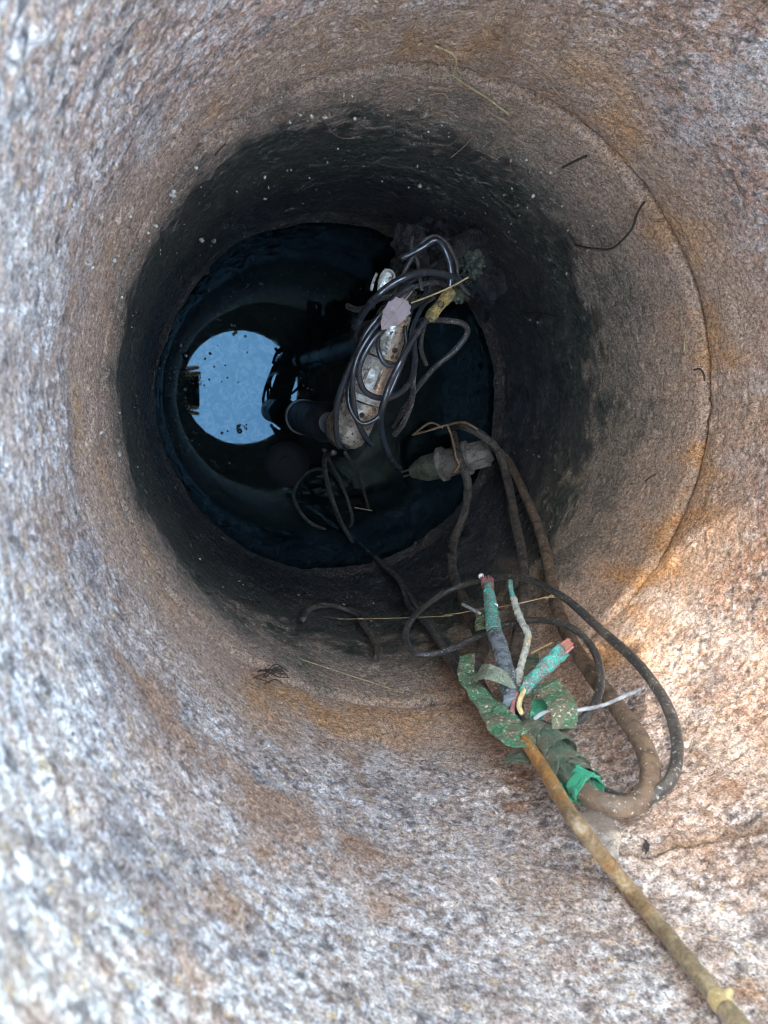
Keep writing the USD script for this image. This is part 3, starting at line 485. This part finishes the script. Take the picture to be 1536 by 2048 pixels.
wo = lambda pts, off: [W(x_, y_, o_) for (x_, y_), o_ in zip(pts, np.interp(np.linspace(0, 1, len(pts)), np.linspace(0, 1, len(np.atleast_1d(off))), np.atleast_1d(off)))]
wk = lambda pts, ks: [W(x_, y_, .004, k_) for (x_, y_), k_ in zip(pts, np.interp(np.linspace(0, 1, len(pts)), np.linspace(0, 1, len(np.atleast_1d(ks))), np.atleast_1d(ks)))]
cab('muddy_cable', [P(903, 852, 4.05), P(930, 853, 3.85), P(960, 868, 3.8), P(992, 896, 3.75)] + wk([(1012, 950), (1028, 1030), (1042, 1100), (1048, 1160), (1046, 1215), (1036, 1270), (1025, 1340), (1030, 1400), (1040, 1470)], [.93, .95, .94, .92, .90]), .0088, 'muddy_cable', 'mud crusted cable arching from the water over the grey coupling down the wall', rough=.14)
cab('brown_cable', [P(985, 890, 3.88)] + wk([(1012, 918), (1045, 980), (1075, 1050), (1095, 1120), (1110, 1200), (1140, 1280), (1185, 1350), (1235, 1415), (1280, 1480), (1301, 1540), (1290, 1590), (1250, 1614), (1212, 1608), (1182, 1594), (1160, 1570)], [.96, .97, .96, .93, .90, .885, .868, .872]), [.0085, .0085, .0088, .0095, .0100, .0100, .0098, .009], 'brown_cable', 'thick brown crusted cable looping up the right wall to the green tape', rough=.10)
cab('muddy_cable', [P(906, 868, 4.0), P(918, 915, 3.75), P(935, 965, 3.7)] + wk([(930, 1020), (908, 1080), (905, 1140), (925, 1195), (945, 1245), (962, 1275), (966, 1295), (955, 1325), (953, 1356), (975, 1400), (1010, 1440)], [.9, .93, .93, .92, .91, .90, .89]), .0092, 'muddy_cable', 'dark muddy cable passing over the grey coupling in an S bend', rough=.12)
cab('black_loop_cable', wk([(1070, 1440), (1110, 1456), (1160, 1440), (1197, 1390), (1194, 1315), (1150, 1260), (1080, 1240), (1000, 1253), (940, 1280), (880, 1305), (835, 1309), (811, 1272), (838, 1222), (900, 1180), (970, 1159), (1040, 1155), (1120, 1190), (1200, 1258), (1285, 1338), (1342, 1430), (1354, 1515), (1334, 1570), (1290, 1600), (1240, 1597), (1198, 1580), (1150, 1545), (1110, 1505)], [.89, .88, .87, .86, .85, .86, .875, .88, .895, .89]), [.0046, .0046, .0045, .0046, .0047, .0050, .0054, .0058, .0058, .0055], 'rubber', 'long black cable coiled in two loops around the green tape bundle')
cab('black_cable', [P(668, 905, 2.95), P(650, 915, 3.2), P(655, 965, 3.6), P(680, 1040, 3.9)] + wk([(725, 1105), (790, 1150), (840, 1225), (895, 1290), (940, 1350), (990, 1420), (1035, 1480)], [.98, .97, .95, .93, .90, .89]), [.0045, .0048, .0055, .0065, .0075, .008, .008], 'rubber', 'black cable descending from the pump’s tip along the lower wall to the tape', rough=.1)
cab('black_cable', wk([(722, 1085), (765, 1130), (800, 1160), (822, 1215), (858, 1250), (900, 1320), (935, 1365)], [.985, .97, .94, .91]), .007, 'rubber', 'second black cable beside the slimy lower wall under the loops', rough=.1)
cab('rusty_cable', wo([(606, 1240), (618, 1218), (648, 1210), (688, 1217), (714, 1226), (726, 1248), (742, 1272), (754, 1300), (752, 1318)], [.003, .009, .009, .009, .003]), .0058, 'muddy_cable', 'short crusted cable stub lying bent on the lower wall', rough=.2)
def twisted(pts, r):
    c = spline(pts, .002); T, N, B = frames(c); s_ = np.arange(len(c)) * .002 / .012 * 2 * np.pi
    return cat(*[tube(c + (N * np.cos(s_ + q)[:, None] + B * np.sin(s_ + q)[:, None]) * r * .55, r * .6, 6, curve=True) for q in (0, 2.094, 4.189)])
obj('rope', twisted([P(655, 940, 4.2), P(625, 940, 4.305), P(598, 962, 4.317), P(588, 992, 4.318), P(605, 1030, 4.318), P(632, 1052, 4.319), P(662, 1060, 4.335)], .0038), 'rope', None, True, 'grey twisted rope curling as an open loop on the water', 'rope')
obj('rope', twisted([P(648, 900, 3.1), P(660, 925, 3.7), P(680, 965, 4.2), P(697, 1005, 4.316), P(704, 1045, 4.318), P(690, 1062, 4.34)], .0036), 'rope', None, True, 'grey twisted rope trailing from the pump’s tip into the water', 'rope')
cab('thin_cord', [P(690, 905, 2.95), P(706, 930, 3.4), P(722, 965, 3.9), P(735, 1008, 4.28), P(738, 1020, 4.34)], .003, 'dark_root', 'thin dark cord dripping from the pump’s tip to the water', 'cord', sides=6)
# fine roots on the coupling
for i_, (ps, lb) in enumerate((([(825, 870, 4.0), (860, 860, 3.9), (895, 850, 3.85), (930, 845, 3.72), (955, 858, 3.68)], 'thin hooked root over the end of the grey coupling'), ([(828, 868, 4.05), (860, 846, 4.0), (885, 855, 3.9)], 'short root sprig left of the hooked root above the coupling'),
        ([(895, 850, 3.85), (905, 880, 3.8), (912, 915, 3.7), (918, 930, 3.68), (908, 945, 3.7)], 'thin root crossing down the grey coupling'))):
    cab('root', [P(*q) for q in ps], .0022, 'root', lb, 'root', sides=6, rough=.2)

# ---------------------------------------------------------------- the taped cable bundle
c4 = lambda x_, y_, k_=.87: W(780 + .4036 * x_, 1120 + .4036 * y_, .004, k_)
bun = thing('taped_cable_bundle', 'cut cable ends with green patina bound in torn green tape', 'cable bundle', c4(680, 900))
vdir = -ray(1050, 1400)
def A4(pts, ks): return [c4(x_, y_, k_) for (x_, y_), k_ in zip(pts, np.interp(np.linspace(0, 1, len(pts)), np.linspace(0, 1, len(np.atleast_1d(ks))), np.atleast_1d(ks)))]
obj('corroded_end', tube(A4([(486, 130), (495, 200), (507, 290), (518, 360)], [.80, .82]), [.0068, .0082, .0090, .0092], 18, .002, rough=.35, seed=3), 'patina', bun, True, label='upright cable end furred with blue green patina')
obj('copper_strand', cat(*[tube(A4([(486 + dx, 140), (483 + dx * 1.15, 110), (480 + dx * 1.2, 84 + dy)], [.80, .797]), .0015, 5, .002, rough=.3, seed=dy + 9) for dx, dy in ((-24, 3), (-18, -6), (-12, 6), (-6, -3), (0, 9), (6, -8), (12, 4), (18, -2), (24, 8))]), 'pink_copper', bun, True)
obj('white_tip', blob(c4(452, 80, .797), .0042, 2, .3, 4), 'white_wire', bun, True)
obj('insulation', tube(A4([(520, 368), (548, 450), (572, 540), (590, 640), (605, 720)], [.82, .84, .87]), .0105, 18, .003, rough=.2, seed=6), 'grey_insulation', bun, True, label='dusty blue grey insulation below the patina')
obj('corroded_end', tube(A4([(860, 440), (800, 500), (740, 560), (690, 615), (660, 660)], [.80, .82, .85]), [.0088, .0088, .0085, .0078, .006], 18, .002, rough=.4, seed=9), 'patina', bun, True, label='slanting cable end furred with green patina')
obj('copper_strand', cat(*[tube(A4([(855 + dx, 446 + dx * .9), (878 + dx * .9, 425 + dx), (896 + dx * .7, 408 + dx + dy)], [.80, .797]), .0018, 5, .002, rough=.3, seed=dy + 9) for dx, dy in ((-17, 2), (-11, -6), (-5, 5), (0, -2), (5, 7), (10, -5), (16, 3))]), 'copper', bun, True)
obj('thin_wire', tube(A4([(594, 105), (600, 150), (612, 190)], [.79, .80]), .0036, 10, .002, rough=.4, seed=2), 'patina', bun, True)
obj('crusted_wire', tube(A4([(612, 190), (630, 250), (655, 310), (684, 375), (672, 440), (655, 500), (640, 580), (652, 660)], [.80, .83, .86]), .0042, 10, .002, rough=.6, seed=5), 'crust_wire', bun, True)
obj('cream_wire', tube(A4([(668, 640), (645, 690), (640, 730), (655, 762)], [.84, .86]), .0030, 8), 'cream_wire', bun, True)
obj('cream_wire', tube(A4([(690, 375), (680, 415), (660, 450), (645, 480)], [.82, .84]), .0014, 6), 'cream_wire', bun, True)
obj('red_wire', tube(A4([(630, 660), (612, 710), (605, 770)], [.85, .87]), .0028, 8), 'pink_copper', bun, True)
obj('black_wire', tube(A4([(598, 620), (612, 700), (640, 790)], [.85, .88]), .0030, 8), 'wet_rubber', bun, True)
lp = c4(500, 225, .815); e1 = (c4(540, 215, .815) - c4(460, 215, .815)); e1 /= np.linalg.norm(e1); e2 = np.cross(vdir, e1)
obj('tie_wire', tube([lp + e1 * .0125 * math.cos(q) + (vdir * .0125 * math.sin(q)) + e2 * .0015 * q - e2 * (.006 if q > 2.6 else 0) for q in np.linspace(-.5, 3.5, 14)], .0013, 6, .002), 'white_wire', bun, True)
obj('grey_wire', tube(A4([(715, 790), (745, 765), (800, 745), (920, 745), (1060, 718), (1160, 675), (1235, 643)], [.84, .83, .85, .88]), .0020, 8, rough=.35), 'grey_wire', bun, True)
obj('grey_wire', tube(A4([(360, 220), (400, 240), (445, 265)], [.82, .82]), .0024, 8), 'grey_wire', bun, True)
wv = lambda a_, b_, k_=.87: c4(*a_, k_) - c4(*b_, k_)
obj('tape_band', ribbon(A4([(385, 470), (378, 560), (420, 640), (500, 730), (580, 830), (655, 890), (720, 880)], [.84, .855, .86, .85, .845]), [wv((420, 500), (340, 500)), wv((430, 560), (350, 610)), wv((500, 660), (430, 730)), wv((630, 780), (550, 860)), wv((720, 840), (640, 930))], [.020, .022, .022, .026, .034, .038, .034], .0008, .003, .0030, 3), 'tape', bun, True, label='long green tape band folding down to the stick')
obj('tape_patch', ribbon(A4([(432, 560), (480, 560), (540, 578), (600, 590)], [.83, .80, .80, .825]), wv((560, 520), (540, 640)), [.024, .026, .028, .026], .0008, .003, .0022, 5), 'dusty_tape', bun, True, label='dusty mottled tape square')
obj('tape_patch', ribbon(A4([(470, 262), (455, 300), (460, 345)], [.83, .84]), wv((500, 300), (420, 300)), .020, .0008, .003, .0022, 6), 'tape', bun, True)
obj('tape_flap', ribbon(A4([(720, 640), (775, 635), (830, 680), (865, 750), (862, 835)], [.84, .82, .81, .815, .835]), [wv((800, 590), (720, 690)), wv((850, 620), (780, 700)), wv((915, 740), (810, 770)), wv((915, 800), (810, 810))], [.028, .030, .028, .027, .025], .0008, .003, .0028, 8), 'tape', bun, True, label='green tape flap curling to the right')
obj('tape_flap', ribbon(A4([(700, 470), (690, 540), (665, 600), (670, 660)], [.86, .85, .85]), wv((740, 560), (650, 540)), [.018, .024, .022, .018], .0008, .003, .0022, 9), 'dark_tape', bun, True)
obj('tape_flap', ribbon(A4([(730, 690), (740, 730), (725, 770), (690, 770)], [.85, .845, .86]), wv((770, 720), (700, 730)), [.012, .018, .016, .012], .001, .003, .0010, 10), 'bright_tape', bun, True)
# spiral wrap on the two cables
ax = spline(A4([(690, 850), (770, 910), (850, 1000), (930, 1090), (1000, 1185)], [.875, .872, .87]), .002)
T, N, B = frames(ax); Ls = np.arange(len(ax)) * .002
def wrap(s0, s1, rad, width, pitch, ph, mat_, label=None):
    i0, i1 = int(s0 * (len(ax) - 1)), int(s1 * (len(ax) - 1)); ln = (Ls[i1] - Ls[i0])
    K = max(40, int(ln / pitch * 40)); pts, wd = [], []
    for u in np.linspace(0, 1, K):
        i = i0 + u * (i1 - i0); j = int(i); q = ph + u * ln / pitch * 2 * np.pi
        e = N[j] * math.cos(q) + B[j] * math.sin(q); r_ = rad * (1 + .06 * math.sin(q * 1.3 + ph)) * (1 - .30 * max(0, (i / len(ax) - .6) / .4))
        pts.append(ax[j] + e * (r_ - .0012 * math.sin(u * 25))); wd.append(T[j] + .10 * e)
    return obj('tape_wrap', ribbon(pts, np.array(wd), width, .0009,   .0035, .0016, int(ph * 10)), mat_, bun, True, label=label)
wrap(.0, .48, .0165, .030, .026, .4, 'dark_tape', 'dark green tape wound round the cables')
wrap(.30, .80, .0185, .030, .028, 2.4, 'dark_tape', 'faded grey green tape turns')
wrap(.74, .95, .0170, .024, .030, 1.1, 'bright_tape', 'bright green end of the tape winding')
obj('core', tube(ax, [.015, .015, .0145, .012, .007], 18, curve=True, rough=.1), 'dark_tape', bun, True)
obj('tape_tail', ribbon(A4([(700, 950), (660, 960), (620, 1000)], [.875, .88, .885]), wv((650, 920), (640, 1040)), [.03, .03, .034], .0008, .003, .0022, 14), 'dark_tape', bun, True)
obj('rag', ribbon([W(1180, 1622, .012), W(1192, 1640, .010), W(1204, 1662, .009), W(1214, 1690, .006), W(1222, 1716, .003)], W(1240, 1650) - W(1170, 1665), [.020, .030, .034, .026, .012], .0015, .003, .004, 15), 'rag', None, True, 'torn pale grey rag stuck to the wall under the taped cables', 'rag')
obj('stone', blob(W(1292, 1695, .001), .0042, 2, .8, 3, (.7, 1.3, .5)), 'mud', None, True, 'small dark stone lodged on the wall right of the rag', 'stone')

# ---------------------------------------------------------------- the stick
sp = [c4(668, 895, .855), c4(745, 1010, .85), c4(850, 1190, .83), c4(930, 1310, .81)] + [P(1250, 1768, 1.27), P(1350, 1890, 1.08), P(1442, 2005, .93), P(1530, 2110, .80), P(1640, 2240, .68)]
st = thing('stick', 'long ochre brown stick reaching from the green tape to the lower right', 'stick', sp[0])
sc = spline(sp, .003); sm = tube(sc, .0063, 16, curve=True, rough=.16, seed=21)
sv = sm.vertices; q = np.clip((sv[:, 2] - sc[0, 2]) / (sc[-1, 2] - sc[0, 2]) + .5 * (meshkit.fbm(sv * 30, 3, 4) - .5), 0, 1)
stc = mixc(np.tile([.23, .11, .03], (len(sv), 1)), np.array([.12, .088, .05]), sst(.15, .62, q))
stc = mixc(stc, (.24, .185, .11), sst(.60, .66, meshkit.fbm(sv * np.array([120, 120, 40]), 3, 6)) * .6); stc = mixc(stc, (.10, .06, .03), sst(.56, .68, meshkit.fbm(sv * 70, 3, 7)) * .7)
obj('stem', sm, 'stick', st, True, tint=stc)
kp = P(1442, 2005, .93); kd = P(1450, 2015, .915) - P(1430, 1990, .95); kd /= np.linalg.norm(kd)
obj('node', cat(lathe([(-.009, .0058), (-.006, .0072), (.0, .0080), (.005, .0072), (.008, .0058)], kp, kp + kd, 18, .002, 2), tube([kp, kp + np.array([.004, .012, .004])], [.005, .002], 8)), 'straw', st, True, label='pale ochre knot near its upper end')

# ---------------------------------------------------------------- straws, twigs, hair roots on the walls
def bit(name, pts, r, m_, label, cat_, off=.004, group=None):
    return cab(name, wo(pts, off), r, m_, label, cat_, group, rough=.15, sides=6)
bit('straw', [(598, 1317), (650, 1334), (720, 1357), (808, 1386)], 0.0008, 'straw', 'pale straw lying on the bottom wall left of the cables', 'straw')
cab('straw', [W(676, 1238, .01), W(760, 1237, .03), W(850, 1234, .05), W(905, 1231, .06)], 0.0008, 'straw', 'fine yellow straw stretched across above the lower wall to the black loop', 'straw', sides=6)
cab('straw', [c4(270, 272, .86), c4(350, 262, .85), c4(440, 245, .84), c4(560, 230, .84), c4(640, 215, .84), c4(760, 187, .86), c4(790, 180, .87)], 0.0008, 'straw', 'fine straw passing behind the upright patina cable end', 'straw', sides=6)
cab('straw', [c4(700, 462, .86), c4(750, 436, .86), c4(802, 408, .87)], 0.0010, 'straw', 'short yellow straw above the slanting patina end', 'straw', sides=6)
obj('straw_tuft', cat(*[tube([c4(790, 182, .87), c4(790 + dx, 182 + dy, .87)], [.0018, .0004], 5) for dx, dy in ((60, -30), (75, -22), (40, -18), (-25, 12), (55, -40), (30, 5))]), 'straw', None, True, 'tiny yellow straw tuft on the black cable loop', 'straw')
cab('straw', [P(709, 1015, 4.3), P(744, 1021, 4.3)], 0.0012, 'straw', 'short pale straw floating beside the rope end', 'straw', sides=6)
bit('twig', [(905, 150), (940, 175), (980, 200), (1016, 228)], 0.0012, 'straw', 'straight pale twig stuck on the upper wall among roots', 'twig', .006)
bit('twig', [(870, 92), (905, 108), (912, 122), (908, 145)], 0.0013, 'straw', 'crooked pale twig at the very top of the wall', 'twig', .006)
bit('twig', [(1256, 318), (1264, 330), (1272, 341)], 0.0011, 'straw', 'tiny orange straw on the upper right wall', 'straw')
bit('straw', [(1372, 662), (1370, 680), (1368, 704)], 0.0011, 'straw', 'small curved straw on the right wall near the joint', 'straw')
bit('root', [(1150, 490), (1185, 497), (1220, 498), (1245, 480), (1265, 455), (1275, 425), (1288, 405)], 0.0016, 'dark_root', 'thick dark root curving along the right wall below the joint', 'root', .005)
bit('root', [(1125, 335), (1145, 325), (1172, 312)], 0.0019, 'dark_root', 'short dark root on the upper right wall', 'root', .005)
bit('root', [(430, 310), (440, 298), (452, 288)], 0.0011, 'dark_root', 'short dark root on the upper left wall', 'root')
bit('root', [(1025, 632), (1060, 626), (1100, 629), (1130, 634)], 0.0010, 'dark_root', 'fine dark root on the black right wall', 'root')
bit('root', [(1388, 740), (1400, 738), (1408, 750), (1409, 762)], 0.0014, 'dark_root', 'hooked root in the joint of the right wall', 'root')
bit('twig', [(1290, 963), (1300, 955), (1312, 948)], 0.0010, 'dark_root', 'tiny dark splinter on the tan right wall', 'twig')
ht = []
for k in range(14):
    x0, y0 = 548 + rng.normal(0, 10), 1340 + rng.normal(0, 5)
    ht.append(tube(wo([(x0 - rng.uniform(8, 28), y0 + rng.normal(0, 6)), (x0, y0 + rng.normal(0, 5)), (x0 + rng.uniform(8, 28), y0 + rng.normal(6, 6))], [.003, .012, .004]), .0008, 4))
obj('hair_roots', cat(*ht), 'dark_root', None, True, 'black tuft of hair roots on the bottom left wall', 'roots')
hr = []
for k in range(330):                       # matted fibres along the top of the wall
    if k < 220: x0, y0 = rng.normal(940, 150), abs(rng.normal(60, 95))
    elif k < 285: x0, y0 = rng.normal(1060, 90), rng.normal(200, 50)
    else: x0, y0 = rng.normal(1310, 45), rng.normal(415, 45)
    an = rng.uniform(0, 6.28); ln = rng.gamma(3, 14); cv = rng.normal(0, .8); pts = []
    for u in (0, .33, .66, 1):
        pts.append(W(x0 + math.cos(an + cv * u) * ln * u, y0 + math.sin(an + cv * u) * ln * u, rng.uniform(.000, .007)))
    hr.append(tube(pts, rng.choice([.0003, .0004, .0005, .0009], p=[.4, .3, .22, .08]), 4, .006))
obj('root_fibres', cat(*hr), 'root', None, True, 'rusty mat of fine root fibres on the upper wall', 'roots', kind='stuff')
# pale grit on the damp wall
gs = []
def grit(px, py, s_):
    w_ = W(px, py, .001)
    if w_[2] < ZW + .01: return
    m_ = trimesh.creation.icosphere(1, 1.0); m_.vertices = m_.vertices * rng.uniform(.5, 1.3, (len(m_.vertices), 1)) * rng.uniform(.5, 1.3, 3) * s_ * .62 + w_; gs.append(m_)
for k in range(150):
    an = rng.uniform(-2.9, -.9); q = rng.uniform(420, 640); grit(760 + q * math.cos(an), 800 + q * .98 * math.sin(an), rng.gamma(3, .0006))
for px, py, s_ in ((345, 390, .005), (348, 383, .003), (650, 235, .004), (580, 245, .003), (624, 233, .003), (530, 355, .004), (575, 342, .003), (537, 376, .004), (727, 332, .003), (655, 325, .003), (710, 237, .003), (688, 190, .003), (530, 398, .004), (460, 497, .004), (464, 494, .003), (422, 492, .003), (296, 466, .002), (1077, 1040, .004), (1110, 940, .003), (1075, 645, .004), (1133, 547, .004), (1060, 640, .003), (1200, 660, .002)): grit(px, py, s_ * 1.2)
for k in range(230):
    cx, cy = [(1020, 460), (1085, 330), (870, 270), (1150, 480), (985, 420), (1040, 900), (1080, 1050), (760, 1220), (660, 1180), (450, 1130), (240, 900)][k % 11]
    grit(cx + rng.normal(0, 42), cy + rng.normal(0, 35), rng.gamma(2.2, .0006))
obj('grit', cat(*gs), 'lime', None, True, 'pale lime grit sprinkled on the damp wall', 'grit', kind='stuff')
# foam on the water
bs = []
c1 = lambda x_, y_: (280 + .2604 * x_, 430 + .2604 * y_)
def bub(x_, y_, r_):
    p_ = P(*c1(x_, y_), DW); q = r_ * .2604 * DW * R / F
    if math.hypot(p_[0], p_[1]) > R * .985: return
    m_ = trimesh.creation.icosphere(2 if r_ > 10 else 1, q); m_.vertices[:, 2] *= .8; m_.apply_translation([p_[0], p_[1], ZW + q * .1]); bs.append(m_)
for q in ((315,1000,20),(355,1082,27),(540,1065,11),(500,1105,9),(570,1165,8),(655,1155,7),(672,1250,8),(628,1280,6),(755,1285,6),(370,1200,13),(345,1340,14),(240,1680,10),(270,1580,8),(305,1590,10),(180,1700,8),(210,1740,7),(305,1770,8),(380,1750,6),(630,1675,11),(755,1625,15),(765,1660,20),(925,527,14),(940,530,10),(715,590,8),(900,710,7),(890,715,5),(595,800,10),(618,806,10),(705,845,14),(728,850,12),(690,880,10),(735,900,14),(720,915,12),(810,932,10),(1035,797,7),(1355,710,8),(1470,260,6),(1340,400,7),(1365,795,7),(930,430,5),(665,730,7),(685,1905,13),(575,1895,10),(550,1888,10),(585,1925,6),(505,905,7),(345,1840,6),(150,1180,10),(185,1125,8),(230,1095,6),(160,1355,7),(218,1295,6),(1490,1388,8),(1290,1330,10),(1320,1340,8),(1255,1310,10)): bub(*q)
for k in range(170):
    cx, cy, s_ = [(430, 1290, 45), (370, 1470, 40), (340, 1180, 50), (770, 1640, 35), (250, 1650, 70), (1400, 560, 130), (190, 1250, 60), (300, 900, 160), (700, 600, 200), (400, 1750, 120)][k % 10]
    bub(cx + rng.normal(0, s_), cy + rng.normal(0, s_ * .8), rng.uniform(3, 8))
obj('foam_bubbles', cat(*bs), 'bubble', None, True, 'small bubbles floating on the water around the sky’s reflection', 'bubbles', kind='stuff')

# ---------------------------------------------------------------- the photographer's hand and telephone, mirrored in the water
def mir(px, py, z_):                        # the point at height z whose mirror image in the water shows at that pixel
    v_ = ray(px, py); dz = (CAM[2] - ZW) + (z_ - ZW); return np.array([CAM[0], CAM[1], 0]) + v_ * (dz / -v_[2]) * [1, 1, 0] + [0, 0, z_]
ph = thing('telephone', 'black telephone held flat over the opening, seen only as a reflection', 'telephone', mir(383, 782, .055))
pc = mir(383, 782, .055)
def rbox(c, ex, ey, ez, r):
    hs = [m3.Manifold.sphere(r, 12).translate([sx_ * (ex/2 - r), sy_ * (ey/2 - r), sz_ * max(ez/2 - r, 0)]) for sx_ in (-1, 1) for sy_ in (-1, 1) for sz_ in (-1, 1)]
    m_ = m3.Manifold.batch_hull(hs).to_mesh(); return trimesh.Trimesh(m_.vert_properties[:, :3] + c, m_.tri_verts)
pcase = m3.Manifold.batch_hull([m3.Manifold.cylinder(.006, .011, .013, 24).translate([sx_ * .023, sy_ * .062, -.0045]) for sx_ in (-1, 1) for sy_ in (-1, 1)] + [m3.Manifold.cylinder(.009, .0095, .0095, 24).translate([sx_ * .023, sy_ * .062, -.0045]) for sx_ in (-1, 1) for sy_ in (-1, 1)]).to_mesh()
obj('case', trimesh.Trimesh(pcase.vert_properties[:, :3] + pc, pcase.tri_verts), 'phone_case', ph, True)
obj('camera_island', rbox(pc + [.016, -.05, -.0055], .03, .03, .003, .001), 'phone_case', ph, True)
for q in ((.010, -.056), (.022, -.044)):
    obj('lens', lathe([(0, 0), (0, .006), (.002, .006), (.002, 0)], pc + [q[0], q[1], -.0085], pc + [q[0], q[1], 1], 20), 'lens_glass', ph)
hand = thing('person', 'brown hand gripping the black telephone, seen only as a reflection', 'person', pc + [-.06, 0, .01])
def limb(js, k=20):
    out = None
    for (p0, r0_), (p1, r1_) in zip(js, js[1:]):
        h_ = m3.Manifold.batch_hull([m3.Manifold.sphere(r0_, k).translate(list(map(float, p0))), m3.Manifold.sphere(r1_, k).translate(list(map(float, p1)))])
        out = h_ if out is None else out + h_
    return out
def H(x_, y_, z_): return pc + np.array([x_, y_, z_])
body = limb([(H(-.060, -.06, .004), .017), (H(-.055, .0, .006), .018), (H(-.060, .062, .004), .016)]) + limb([(H(-.060, -.06, .004), .017), (H(-.105, .0, .014), .022), (H(-.060, .062, .004), .016)])
body = body + limb([(H(-.105, .0, .014), .023), (H(-.15, -.01, .03), .026), (H(-.22, -.03, .07), .033), (H(-.34, -.06, .14), .042), (H(-.42, -.09, .19), .046)])
for ys, ln, r_ in ((.092, 1.15, .0105), (.070, 1.25, .0105), (-.066, 1.0, .0105), (-.088, 1.1, .0098)):
    body = body + limb([(H(-.060, ys * .75, .0), r_ * 1.15), (H(-.047, ys, -.012), r_ * 1.05), (H(-.047 + .038 * ln, ys * 1.08, -.0145), r_), (H(-.047 + .066 * ln, ys * 1.12, -.0135), r_ * .85)])
body = body + limb([(H(-.085, .03, .016), .014), (H(-.055, .035, .020), .011), (H(-.02, .03, .0165), .0092)])
bm = body.refine_to_length(.006).to_mesh(); bt = trimesh.Trimesh(bm.vert_properties[:, :3], bm.tri_verts); trimesh.smoothing.filter_taubin(bt, iterations=8)
obj('skin', bt, 'skin', hand, True)
sl = limb([(H(-.24, -.036, .08), .042), (H(-.34, -.06, .14), .050), (H(-.50, -.12, .25), .058)]).to_mesh()
obj('sleeve', trimesh.Trimesh(sl.vert_properties[:, :3], sl.tri_verts), 'sleeve', hand, True)
for ys, ln in ((.092, 1.15), (.070, 1.25), (-.066, 1.0), (-.088, 1.1)):
    obj('fingernail', blob(H(-.047 + .070 * ln, ys * 1.12, -.0165), .005, 2, .05, 1, (1, .9, .5)), 'nail', hand, True)

for p_ in stage.Traverse():                 # tidy the builder's own note
    if p_.GetCustomDataByKey('at') is not None: p_.ClearCustomDataByKey('at')
